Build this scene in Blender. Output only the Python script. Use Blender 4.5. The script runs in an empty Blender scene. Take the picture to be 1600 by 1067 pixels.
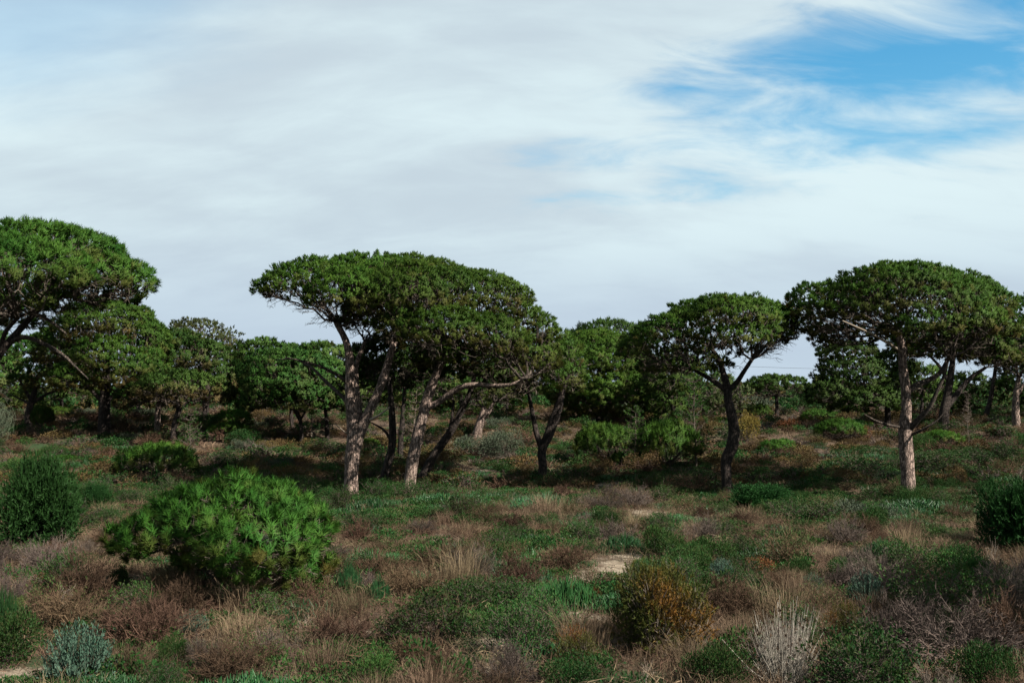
import bpy, math, random
import numpy as np

# ------------------------------------------------------------------ camera, sky, sun, exposure
SC = bpy.context.scene
COL = SC.collection
F_PX, CX, CY, HORIZON = 1556.0, 800.0, 533.5, 612.0      # photograph's own pixel frame (1600 x 1067)
CAM_H = 3.7
PITCH = math.atan((HORIZON - CY) / F_PX)
cam_data = bpy.data.cameras.new("camera")
cam_data.sensor_width = 36.0
cam_data.lens = 36.0 * F_PX / 1600.0
cam_data.clip_start = 0.1
cam_data.clip_end = 6000.0
cam = bpy.data.objects.new("camera", cam_data)
COL.objects.link(cam)
cam.location = (0.0, 0.0, CAM_H)
cam.rotation_euler = (math.pi / 2 + PITCH, 0.0, 0.0)
SC.camera = cam

SUN_EL = math.radians(41.0)
SUN_AZ = math.radians(124.0)            # clockwise from +Y: right of and a little behind the camera
EXPOSURE = 2.0
SC.view_settings.view_transform = 'Standard'
SC.view_settings.look = 'None'
SC.view_settings.gamma = 1.0
SC.view_settings.use_curve_mapping = False
SC.view_settings.exposure = EXPOSURE
SC.cycles.max_bounces = 4
SC.cycles.diffuse_bounces = 2
SC.cycles.transmission_bounces = 3
SC.cycles.transparent_max_bounces = 4

sun_d = bpy.data.lights.new("sun", 'SUN')
sun_d.energy = 5.0
sun_d.angle = math.radians(0.6)
sun_d.color = (1.0, 0.93, 0.82)
sun = bpy.data.objects.new("sun", sun_d)
COL.objects.link(sun)
sun.rotation_euler = (math.pi / 2 - SUN_EL, 0.0, math.pi - SUN_AZ)
sun.location = (20, -10, 30)

def rays(px, py):
    u = (px - CX) / F_PX
    v = (CY - py) / F_PX
    return np.array([u, math.cos(PITCH) - v * math.sin(PITCH), math.sin(PITCH) + v * math.cos(PITCH)])

def build_world():
    w = bpy.data.worlds.new("World")
    SC.world = w
    w.use_nodes = True
    nt = w.node_tree
    N, L = nt.nodes, nt.links
    N.clear()
    out = N.new('ShaderNodeOutputWorld')
    bg = N.new('ShaderNodeBackground')
    bg.inputs['Strength'].default_value = 0.05
    L.new(bg.outputs[0], out.inputs[0])
    sky = N.new('ShaderNodeTexSky')
    sky.sky_type = 'NISHITA'
    sky.sun_disc = False
    sky.sun_elevation = SUN_EL
    sky.sun_rotation = SUN_AZ
    sky.altitude = 20
    sky.air_density = 1.3
    sky.dust_density = 0.6
    sky.ozone_density = 2.5
    tc = N.new('ShaderNodeTexCoord')

    def math_(op, a, b=None, c=None, clamp=False):
        m = N.new('ShaderNodeMath'); m.operation = op; m.use_clamp = clamp
        for i, x in enumerate((a, b, c)):
            if x is None: continue
            if isinstance(x, (int, float)): m.inputs[i].default_value = x
            else: L.new(x, m.inputs[i])
        return m.outputs[0]

    def vmath(op, a, b=None):
        m = N.new('ShaderNodeVectorMath'); m.operation = op
        for i, x in enumerate((a, b)):
            if x is None: continue
            if isinstance(x, (tuple, list)): m.inputs[i].default_value = x
            else: L.new(x, m.inputs[i])
        return m

    def sstep(x, lo, hi):
        m = N.new('ShaderNodeMapRange'); m.interpolation_type = 'SMOOTHSTEP'
        L.new(x, m.inputs[0]); m.inputs[1].default_value = lo; m.inputs[2].default_value = hi
        return m.outputs[0]

    def mix(fac, a, b):
        m = N.new('ShaderNodeMix'); m.data_type = 'RGBA'
        if isinstance(fac, (int, float)): m.inputs[0].default_value = fac
        else: L.new(fac, m.inputs[0])
        for i, x in ((6, a), (7, b)):
            if isinstance(x, tuple): m.inputs[i].default_value = (*x, 1)
            else: L.new(x, m.inputs[i])
        return m.outputs[2]

    def noise(vec, scale, detail=6, rough=0.55, dist=0.0):
        n = N.new('ShaderNodeTexNoise')
        n.inputs['Scale'].default_value = scale
        n.inputs['Detail'].default_value = detail
        n.inputs['Roughness'].default_value = rough
        n.inputs['Distortion'].default_value = dist
        L.new(vec, n.inputs['Vector'])
        return n.outputs[0]

    d = vmath('NORMALIZE', tc.outputs['Generated']).outputs[0]
    sep = N.new('ShaderNodeSeparateXYZ'); L.new(d, sep.inputs[0])
    zz = math_('ADD', math_('MAXIMUM', sep.outputs[2], 0.0), 0.42)
    cmb = N.new('ShaderNodeCombineXYZ')
    L.new(math_('DIVIDE', sep.outputs[0], zz), cmb.inputs[0])
    L.new(math_('DIVIDE', sep.outputs[1], zz), cmb.inputs[1])
    mp = N.new('ShaderNodeMapping')
    mp.inputs['Rotation'].default_value = (0, 0, math.radians(34))
    mp.inputs['Scale'].default_value = (0.62, 1.5, 1)
    L.new(cmb.outputs[0], mp.inputs[0])
    q = mp.outputs[0]
    big = noise(q, 1.2, 3, 0.45, 0.2)
    med = noise(q, 2.8, 7, 0.52, 0.35)
    fine = noise(q, 8.0, 8, 0.58, 0.5)
    # cloud deck shade: pale grey-blue folds to near white
    shade = math_('ADD', math_('MULTIPLY', big, 0.40), math_('ADD', math_('MULTIPLY', med, 0.44), math_('MULTIPLY', fine, 0.16)))
    shade = sstep(shade, 0.39, 0.60)
    k = 1.0 / (0.05 * 2 ** EXPOSURE)
    c_dark = tuple(k * x for x in (0.57, 0.68, 0.755))
    c_lite = tuple(k * x for x in (0.74, 0.89, 0.93))
    cloud = mix(shade, c_dark, c_lite)
    low = sstep(sep.outputs[2], 0.19, 0.04)
    cloud = mix(math_('MULTIPLY', low, 0.75), cloud, tuple(k * x for x in (0.48, 0.585, 0.72)))
    # breaks in the deck: one long tear low in the sky, thinner veil elsewhere
    def tear(px, py, half_x, half_y, tilt):
        g = rays(px, py); g = g / np.linalg.norm(g)
        right = np.array([g[1], -g[0], 0.0]); right /= np.linalg.norm(right)
        up = np.cross(right, g)
        c, s = math.cos(tilt), math.sin(tilt)
        ax = tuple((c * right + s * up) / (half_x / F_PX)); ay = tuple((-s * right + c * up) / (half_y / F_PX))
        df = vmath('SUBTRACT', d, tuple(g)).outputs[0]
        a = vmath('DOT_PRODUCT', df, ax).outputs['Value']
        b = vmath('DOT_PRODUCT', df, ay).outputs['Value']
        return math_('SQRT', math_('ADD', math_('MULTIPLY', a, a), math_('MULTIPLY', b, b)))
    t1 = tear(1490, 88, 365, 112, math.radians(8))
    t1 = math_('ADD', t1, math_('MULTIPLY', math_('SUBTRACT', med, 0.5), 1.5))
    t1 = math_('ADD', t1, math_('MULTIPLY', math_('SUBTRACT', fine, 0.5), 2.6))
    gap = math_('SUBTRACT', 1.0, sstep(t1, 0.15, 1.55))
    t2 = tear(30, 0, 330, 120, math.radians(28))
    t2 = math_('ADD', t2, math_('MULTIPLY', math_('SUBTRACT', med, 0.5), 2.2))
    gap2 = math_('MULTIPLY', math_('SUBTRACT', 1.0, sstep(t2, 0.3, 1.5)), 0.3)
    other = math_('MULTIPLY', sstep(big, 0.60, 0.74), sstep(sep.outputs[2], 0.42, 0.6))
    gap = math_('MAXIMUM', math_('MAXIMUM', gap, gap2), math_('MULTIPLY', other, 0.8), clamp=True)
    hs = N.new('ShaderNodeHueSaturation')
    hs.inputs['Saturation'].default_value = 1.5
    hs.inputs['Value'].default_value = 0.82
    hs.inputs['Hue'].default_value = 0.488
    L.new(sky.outputs[0], hs.inputs['Color'])
    col = mix(math_('MULTIPLY', gap, 0.97), cloud, hs.outputs[0])
    L.new(col, bg.inputs['Color'])
build_world()

# ------------------------------------------------------------------ terrain height and pixel -> ground helpers
def sm(a, b, x):
    t = np.clip((x - a) / (b - a), 0, 1)
    return t * t * (3 - 2 * t)

def height(x, y):
    x = np.asarray(x, float); y = np.asarray(y, float)
    z = 2.0 * sm(35, 62, y) + 1.1 * sm(66, 140, y)
    amp = 0.10 + 0.16 * sm(36, 55, y)
    z = z + amp * (np.sin(x * 0.41 + 1.3) * np.cos(y * 0.37 + 0.4) + 0.6 * np.sin(x * 0.93 + y * 0.55) + 0.35 * np.cos(x * 1.7 - y * 1.3))
    z = z + 0.9 * sm(90, 220, y) * np.sin(x * 0.021 + 0.6)
    return z

def P(px, py, Y):
    r = rays(px, py)
    return np.array([0, 0, CAM_H]) + r * (Y / r[1])

def G(px, py):
    r = rays(px, py)
    lo, hi = 4.0, 4.0
    while hi < 900:
        p = np.array([0, 0, CAM_H]) + r * hi
        if p[2] < height(p[0], p[1]): break
        lo = hi; hi *= 1.02
    for _ in range(30):
        m = 0.5 * (lo + hi)
        p = np.array([0, 0, CAM_H]) + r * m
        if p[2] < height(p[0], p[1]): hi = m
        else: lo = m
    p = np.array([0, 0, CAM_H]) + r * hi
    p[2] = height(p[0], p[1])
    return p

# ------------------------------------------------------------------ mesh helpers
def nrm(a):
    return a / np.maximum(np.linalg.norm(a, axis=-1, keepdims=True), 1e-9)

class MB:
    def __init__(s):
        s.V, s.F, s.M, s.A, s.Nv, s.n = [], [], [], [], [], 0
    def add(s, vf, mat=0, attr=0.0, nor=None):
        v, f = vf
        v = np.asarray(v, float).reshape(-1, 3)
        if len(v) == 0: return
        f = np.asarray(f, np.int64).reshape(-1, 3)
        s.V.append(v); s.F.append(f + s.n); s.n += len(v)
        s.M.append(np.full(len(f), mat, np.int32))
        a = np.broadcast_to(np.asarray(attr, float), (len(v),)) if np.ndim(attr) == 0 else np.asarray(attr, float)
        s.A.append(a); s.Nv.append(nor)
    def mesh(s, name, mats, smooth=False):
        V = np.concatenate(s.V); F = np.concatenate(s.F); M = np.concatenate(s.M); A = np.concatenate(s.A)
        me = bpy.data.meshes.new(name)
        me.vertices.add(len(V)); me.vertices.foreach_set('co', V.astype(np.float32).ravel())
        me.loops.add(len(F) * 3); me.loops.foreach_set('vertex_index', F.astype(np.int32).ravel())
        me.polygons.add(len(F))
        me.polygons.foreach_set('loop_start', np.arange(0, len(F) * 3, 3, dtype=np.int32))
        me.polygons.foreach_set('loop_total', np.full(len(F), 3, np.int32))
        me.polygons.foreach_set('material_index', M)
        if smooth: me.polygons.foreach_set('use_smooth', np.ones(len(F), bool))
        for m in mats: me.materials.append(m)
        if np.any(A != 0):
            at = me.attributes.new('dry', 'FLOAT', 'POINT'); at.data.foreach_set('value', A.astype(np.float32))
        me.update(); me.validate()
        if any(q is not None for q in s.Nv):
            if all(q is not None for q in s.Nv):
                NV = np.concatenate(s.Nv)
            else:
                me.polygons.foreach_set('use_smooth', np.ones(len(F), bool))
                vn = np.zeros(len(V) * 3, np.float32); me.vertices.foreach_get('normal', vn); NV = vn.reshape(-1, 3).astype(float)
                o = 0
                for v, q in zip(s.V, s.Nv):
                    if q is not None: NV[o:o + len(v)] = q
                    o += len(v)
            me.polygons.foreach_set('use_smooth', np.ones(len(F), bool))
            me.normals_split_custom_set_from_vertices(NV)
        return me

def link(name, data, parent=None, loc=None):
    o = bpy.data.objects.new(name, data)
    COL.objects.link(o)
    if parent is not None: o.parent = parent
    if loc is not None: o.location = tuple(float(c) for c in loc)
    return o

def tag(o, label, cat, group=None, kind=None):
    o['label'] = label; o['category'] = cat
    if group: o['group'] = group
    if kind: o['kind'] = kind
    return o

def bez_tubes(P0, P1, P2, r0, r1, seg, sides, rng, wob=0.0):
    P0, P1, P2 = (np.atleast_2d(np.asarray(a, float)) for a in (P0, P1, P2))
    n = len(P0)
    r0 = np.broadcast_to(np.asarray(r0, float), (n,)); r1 = np.broadcast_to(np.asarray(r1, float), (n,))
    t = np.linspace(0, 1, seg + 1)[None, :, None]
    pts = (1 - t) ** 2 * P0[:, None] + 2 * t * (1 - t) * P1[:, None] + t ** 2 * P2[:, None]
    if wob:
        ln = np.linalg.norm(P2 - P0, axis=1)[:, None, None]
        w = rng.normal(0, 1, pts.shape) * wob * ln
        w[:, 0] = 0; w[:, -1] = 0
        pts = pts + w
    tan = nrm(np.gradient(pts, axis=1))
    ref = nrm(rng.normal(0, 1, (n, 1, 3)))
    u = nrm(np.cross(tan, ref)); v = np.cross(tan, u)
    rad = r0[:, None] * (1 - t[..., 0]) + r1[:, None] * t[..., 0]
    ang = np.linspace(0, 2 * np.pi, sides, endpoint=False)
    ring = pts[:, :, None] + rad[:, :, None, None] * (u[:, :, None] * np.cos(ang)[None, None, :, None] + v[:, :, None] * np.sin(ang)[None, None, :, None])
    i, j, k = np.meshgrid(np.arange(n), np.arange(seg), np.arange(sides), indexing='ij')
    base = i * (seg + 1) * sides
    a = base + j * sides + k; b = base + j * sides + (k + 1) % sides
    c = a + sides; d = b + sides
    F = np.concatenate([np.stack([a, b, d], -1).reshape(-1, 3), np.stack([a, d, c], -1).reshape(-1, 3)])
    return ring.reshape(-1, 3), F

def blades(P0, P1, P2, w, rng):
    P0, P1, P2 = (np.asarray(a, float) for a in (P0, P1, P2))
    n = len(P0)
    if n == 0: return np.zeros((0, 3)), np.zeros((0, 3), int)
    side = nrm(np.cross(P2 - P0, rng.normal(0, 1, (n, 3))))
    h = (np.broadcast_to(np.asarray(w, float), (n,)) * 0.5)[:, None]
    V = np.stack([P0 - side * h, P0 + side * h, P1 - side * h * 0.8, P1 + side * h * 0.8, P2], 1)
    b = np.arange(n)[:, None] * 5
    F = np.concatenate([b + np.array([[0, 1, 3]]), b + np.array([[0, 3, 2]]), b + np.array([[2, 3, 4]])])
    return V.reshape(-1, 3), F

def needles(B, D, L, w, rng, face=None):
    n = len(B)
    ref = rng.normal(0, 1, (n, 3)) if face is None else face + rng.normal(0, 0.45, (n, 3))
    side = nrm(np.cross(D, ref)) * (np.broadcast_to(np.asarray(w, float), (n,)) * 0.5)[:, None]
    tip = B + D * np.broadcast_to(np.asarray(L, float), (n,))[:, None]
    V = np.stack([B - side, B + side, tip], 1)
    return V.reshape(-1, 3), np.arange(n * 3).reshape(-1, 3)

def leaves(B, D, Nn, L, w, fold=0.25):
    n = len(B)
    L = np.broadcast_to(np.asarray(L, float), (n,))[:, None]; w = np.broadcast_to(np.asarray(w, float), (n,))[:, None]
    D = nrm(D); S = nrm(np.cross(D, Nn)); U = np.cross(S, D)
    mid = B + D * L * 0.5 + U * w * fold
    V = np.stack([B, mid - S * w * 0.5, B + D * L, mid + S * w * 0.5], 1)
    b = np.arange(n)[:, None] * 4
    F = np.concatenate([b + np.array([[0, 1, 2]]), b + np.array([[0, 2, 3]])])
    return V.reshape(-1, 3), F

def spline(pts, rad, step):
    pts = np.asarray(pts, float); rad = np.asarray(rad, float)
    seg = np.linalg.norm(np.diff(pts, axis=0), axis=1)
    s = np.concatenate([[0], np.cumsum(seg)])
    n = max(4, int(s[-1] / step))
    t = np.linspace(0, s[-1], n + 1)
    m = np.gradient(pts, s, axis=0)
    i = np.clip(np.searchsorted(s, t, 'right') - 1, 0, len(s) - 2)
    h = (s[i + 1] - s[i]); u = ((t - s[i]) / h)[:, None]; h = h[:, None]
    out = (2 * u ** 3 - 3 * u ** 2 + 1) * pts[i] + (u ** 3 - 2 * u ** 2 + u) * h * m[i] + (-2 * u ** 3 + 3 * u ** 2) * pts[i + 1] + (u ** 3 - u ** 2) * h * m[i + 1]
    return out, np.interp(t, s, rad)

def stem_tube(pts, rad, rng, step=0.10, sides=14, rough=0.05, flare=0.0, close_end=False):
    p, r = spline(pts, rad, step)
    n = len(p)
    tan = nrm(np.gradient(p, axis=0))
    u = nrm(np.cross(tan, np.array([0.31, 0.95, 0.08]))); v = np.cross(tan, u)
    ang = np.linspace(0, 2 * np.pi, sides, endpoint=False)
    # furrowed plates: a lumpy radius that drifts along the stem
    z = np.linspace(0, n * step, n)[:, None]
    ph = rng.uniform(0, 6.28, 6)
    lump = (np.sin(5 * ang[None] + ph[0] + 1.1 * np.sin(1.3 * z + ph[1])) * 0.5 + np.sin(3 * ang[None] + ph[2] + z * 0.9) * 0.35
            + np.sin(9 * ang[None] + ph[3] - 2.2 * z) * 0.3 + rng.normal(0, 0.45, (n, sides)))
    rr = r[:, None] * (1 + rough * lump)
    if flare:
        rr = rr * (1 + flare * np.exp(-z / 0.22) * (0.75 + 0.45 * np.sin(4 * ang[None] + ph[4])))
    ring = p[:, None] + rr[..., None] * (u[:, None] * np.cos(ang)[None, :, None] + v[:, None] * np.sin(ang)[None, :, None])
    j, k = np.meshgrid(np.arange(n - 1), np.arange(sides), indexing='ij')
    a = j * sides + k; b = j * sides + (k + 1) % sides
    F = np.concatenate([np.stack([a, b, b + sides], -1).reshape(-1, 3), np.stack([a, b + sides, a + sides], -1).reshape(-1, 3)])
    return ring.reshape(-1, 3), F

# ------------------------------------------------------------------ materials
def new_mat(name):
    m = bpy.data.materials.new(name); m.use_nodes = True
    m.node_tree.nodes.clear()
    return m, m.node_tree.nodes, m.node_tree.links

ALB = 0.36
def plant_mat(name, a, b, dry=None, transl=0.25, rough=0.6, scale=1.2, spec=0.06, objvar=0.35, isl=0.45):
    a = tuple(ALB * x for x in a); b = tuple(ALB * x for x in b); dry = tuple(ALB * x for x in dry) if dry else None
    m, N, L = new_mat(name)
    out = N.new('ShaderNodeOutputMaterial')
    geo = N.new('ShaderNodeNewGeometry'); oi = N.new('ShaderNodeObjectInfo')
    nz = N.new('ShaderNodeTexNoise'); nz.inputs['Scale'].default_value = scale; nz.inputs['Detail'].default_value = 3
    L.new(geo.outputs['Position'], nz.inputs['Vector'])
    mr = N.new('ShaderNodeMapRange'); mr.inputs[1].default_value = 0.33; mr.inputs[2].default_value = 0.67
    L.new(nz.outputs[0], mr.inputs[0])
    mx = N.new('ShaderNodeMix'); mx.data_type = 'FLOAT'; mx.inputs[0].default_value = isl
    L.new(mr.outputs[0], mx.inputs[2]); L.new(geo.outputs['Random Per Island'], mx.inputs[3])
    c = N.new('ShaderNodeMix'); c.data_type = 'RGBA'
    L.new(mx.outputs[0], c.inputs[0]); c.inputs[6].default_value = (*a, 1); c.inputs[7].default_value = (*b, 1)
    col = c.outputs[2]
    if dry:
        at = N.new('ShaderNodeAttribute'); at.attribute_name = 'dry'
        c2 = N.new('ShaderNodeMix'); c2.data_type = 'RGBA'
        L.new(at.outputs['Fac'], c2.inputs[0]); L.new(col, c2.inputs[6]); c2.inputs[7].default_value = (*dry, 1)
        col = c2.outputs[2]
    hs = N.new('ShaderNodeHueSaturation')
    mv = N.new('ShaderNodeMapRange'); mv.inputs[3].default_value = 1 - objvar; mv.inputs[4].default_value = 1 + objvar
    L.new(oi.outputs['Random'], mv.inputs[0]); L.new(mv.outputs[0], hs.inputs['Value'])
    fr = N.new('ShaderNodeMath'); fr.operation = 'FRACT'
    fm = N.new('ShaderNodeMath'); fm.operation = 'MULTIPLY'; fm.inputs[1].default_value = 7.31
    L.new(oi.outputs['Random'], fm.inputs[0]); L.new(fm.outputs[0], fr.inputs[0])
    hv = N.new('ShaderNodeMapRange'); hv.inputs[3].default_value = 0.482; hv.inputs[4].default_value = 0.512
    L.new(fr.outputs[0], hv.inputs[0]); L.new(hv.outputs[0], hs.inputs['Hue'])
    L.new(col, hs.inputs['Color'])
    pb = N.new('ShaderNodeBsdfPrincipled')
    pb.inputs['Roughness'].default_value = rough
    pb.inputs['Specular IOR Level'].default_value = spec
    L.new(hs.outputs[0], pb.inputs['Base Color'])
    if transl > 0:
        tr = N.new('ShaderNodeBsdfTranslucent'); L.new(hs.outputs[0], tr.inputs[0])
        ms = N.new('ShaderNodeMixShader'); ms.inputs[0].default_value = transl
        L.new(pb.outputs[0], ms.inputs[1]); L.new(tr.outputs[0], ms.inputs[2])
        L.new(ms.outputs[0], out.inputs[0])
    else:
        L.new(pb.outputs[0], out.inputs[0])
    return m

def bark_mat(name, plate, fissure, scale=15.0):
    m, N, L = new_mat(name)
    out = N.new('ShaderNodeOutputMaterial'); pb = N.new('ShaderNodeBsdfPrincipled')
    tc = N.new('ShaderNodeTexCoord'); mp = N.new('ShaderNodeMapping'); mp.inputs['Scale'].default_value = (1, 1, 0.28)
    L.new(tc.outputs['Object'], mp.inputs[0])
    vo = N.new('ShaderNodeTexVoronoi'); vo.feature = 'DISTANCE_TO_EDGE'; vo.inputs['Scale'].default_value = scale
    nz = N.new('ShaderNodeTexNoise'); nz.inputs['Scale'].default_value = scale * 1.6; nz.inputs['Detail'].default_value = 6
    L.new(mp.outputs[0], nz.inputs['Vector'])
    ad = N.new('ShaderNodeMix'); ad.data_type = 'VECTOR'; ad.inputs[0].default_value = 0.12
    L.new(mp.outputs[0], ad.inputs[4]); L.new(nz.outputs['Color'], ad.inputs[5])
    L.new(ad.outputs[1], vo.inputs['Vector'])
    r = N.new('ShaderNodeMapRange'); r.inputs[1].default_value = 0.0; r.inputs[2].default_value = 0.16
    L.new(vo.outputs['Distance'], r.inputs[0])
    c = N.new('ShaderNodeMix'); c.data_type = 'RGBA'; L.new(r.outputs[0], c.inputs[0])
    c.inputs[6].default_value = (*fissure, 1)
    c1 = N.new('ShaderNodeMix'); c1.data_type = 'RGBA'; L.new(nz.outputs[0], c1.inputs[0])
    c1.inputs[6].default_value = tuple(x * 0.6 for x in plate) + (1,); c1.inputs[7].default_value = tuple(min(1, x * 1.5) for x in plate) + (1,)
    L.new(c1.outputs[2], c.inputs[7])
    L.new(c.outputs[2], pb.inputs['Base Color'])
    pb.inputs['Roughness'].default_value = 0.9; pb.inputs['Specular IOR Level'].default_value = 0.15
    h = N.new('ShaderNodeMath'); h.operation = 'MULTIPLY_ADD'; h.inputs[1].default_value = 0.5
    L.new(nz.outputs[0], h.inputs[0]); L.new(r.outputs[0], h.inputs[2])
    bp = N.new('ShaderNodeBump'); bp.inputs['Strength'].default_value = 1.0; bp.inputs['Distance'].default_value = 0.06
    L.new(h.outputs[0], bp.inputs['Height']); L.new(bp.outputs[0], pb.inputs['Normal'])
    L.new(pb.outputs[0], out.inputs[0])
    return m

M = {}
M['needle'] = plant_mat('pine_needles', (0.024, 0.098, 0.013), (0.100, 0.200, 0.026), dry=(0.17, 0.135, 0.045), scale=0.9, objvar=0.2, transl=0.32)
M['needle_far'] = plant_mat('pine_needles_far', (0.024, 0.088, 0.016), (0.078, 0.155, 0.028), dry=(0.16, 0.125, 0.05), scale=0.6, objvar=0.25)
M['needle_young'] = plant_mat('young_pine_needles', (0.020, 0.112, 0.015), (0.070, 0.195, 0.026), dry=(0.15, 0.10, 0.03), scale=1.5, objvar=0.1)
M['olive'] = plant_mat('olive_leaves', (0.060, 0.095, 0.030), (0.10, 0.125, 0.045), dry=(0.2, 0.13, 0.03), scale=0.8, objvar=0.1)
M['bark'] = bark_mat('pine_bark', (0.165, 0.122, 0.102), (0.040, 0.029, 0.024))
M['bark_shaded'] = bark_mat('shaded_pine_bark', (0.028, 0.021, 0.018), (0.007, 0.006, 0.005))  # darkened copy of the pine bark: crown shade on the trunks put into colour
M['branch'] = bark_mat('branch_bark', (0.055, 0.043, 0.035), (0.02, 0.016, 0.013), 18)
M['twig'] = plant_mat('grey_twigs', (0.085, 0.068, 0.055), (0.19, 0.155, 0.125), transl=0, rough=0.9, spec=0.1)
M['palewood'] = plant_mat('bleached_wood', (0.30, 0.24, 0.185), (0.55, 0.46, 0.37), transl=0, rough=0.9, spec=0.1)
M['straw'] = plant_mat('dry_straw', (0.060, 0.039, 0.024), (0.42, 0.31, 0.20), transl=0.2, rough=0.8, spec=0.05, scale=0.7)
M['heath'] = plant_mat('brown_heath', (0.044, 0.025, 0.016), (0.21, 0.132, 0.082), transl=0.15, rough=0.85, spec=0.1, scale=0.6)
M['heath_grey'] = plant_mat('grey_heath', (0.060, 0.047, 0.040), (0.23, 0.18, 0.15), transl=0.15, rough=0.85, spec=0.1, scale=0.6)
M['rust'] = plant_mat('rust_leaves', (0.16, 0.055, 0.022), (0.26, 0.12, 0.045), transl=0.2, rough=0.8, scale=1.0)
M['leaf'] = plant_mat('green_leaves', (0.012, 0.062, 0.015), (0.042, 0.128, 0.026), dry=(0.14, 0.11, 0.05), scale=0.8)
M['leaf_dark'] = plant_mat('dark_green_leaves', (0.014, 0.060, 0.016), (0.036, 0.115, 0.026), scale=1.0, objvar=0.15)
M['leaf_lime'] = plant_mat('lime_leaves', (0.05, 0.12, 0.025), (0.11, 0.17, 0.04), scale=1.0)
M['silver'] = plant_mat('silver_leaves', (0.045, 0.105, 0.070), (0.115, 0.195, 0.140), transl=0.15, scale=1.5, objvar=0.15)
M['greyleaf'] = plant_mat('grey_green_leaves', (0.055, 0.080, 0.050), (0.12, 0.145, 0.095), transl=0.15, scale=1.0)
M['succulent'] = plant_mat('succulent_leaves', (0.016, 0.080, 0.026), (0.045, 0.150, 0.048), dry=(0.2, 0.06, 0.03), transl=0.1, rough=0.4, spec=0.2, scale=0.9)
M['juniper'] = plant_mat('juniper_sprays', (0.050, 0.075, 0.016), (0.12, 0.125, 0.025), dry=(0.25, 0.115, 0.028), transl=0.2, scale=2.5, objvar=0.05)
M['stalk'] = plant_mat('bleached_stalks', (0.28, 0.25, 0.21), (0.72, 0.65, 0.56), transl=0.1, rough=0.85)
M['cushion'] = plant_mat('cushion_heath', (0.075, 0.060, 0.024), (0.17, 0.115, 0.045), transl=0.15, scale=1.6)
M['yellow'] = plant_mat('yellow_leaves', (0.15, 0.115, 0.03), (0.28, 0.20, 0.05), transl=0.25, scale=1.5)

# ------------------------------------------------------------------ ground
SAND = [(960, 887, 56, 14), (928, 907, 46, 10), (985, 868, 44, 8), (890, 962, 56, 9), (40, 1054, 110, 20), (1010, 800, 40, 5), (690, 843, 40, 6), (120, 742, 60, 7), (760, 1055, 60, 14), (560, 845, 26, 5), (1130, 1010, 22, 10), (560, 990, 40, 10), (780, 1010, 50, 10),
        (950, 757, 40, 5), (740, 736, 34, 5)]
sand_w = []
for (px, py, wx, wy) in SAND:
    c = G(px, py); a = G(px, py - wy)
    sand_w.append((c[0], c[1], wx * c[1] / F_PX, max(0.35, abs(a[1] - c[1]))))
sand_w = np.array(sand_w)

def sand_amount(x, y):
    x = np.asarray(x, float)[..., None]; y = np.asarray(y, float)[..., None]
    d = ((x - sand_w[:, 0]) / sand_w[:, 2]) ** 2 + ((y - sand_w[:, 1]) / sand_w[:, 3]) ** 2
    return np.exp(-d * 0.8).max(-1)

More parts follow.
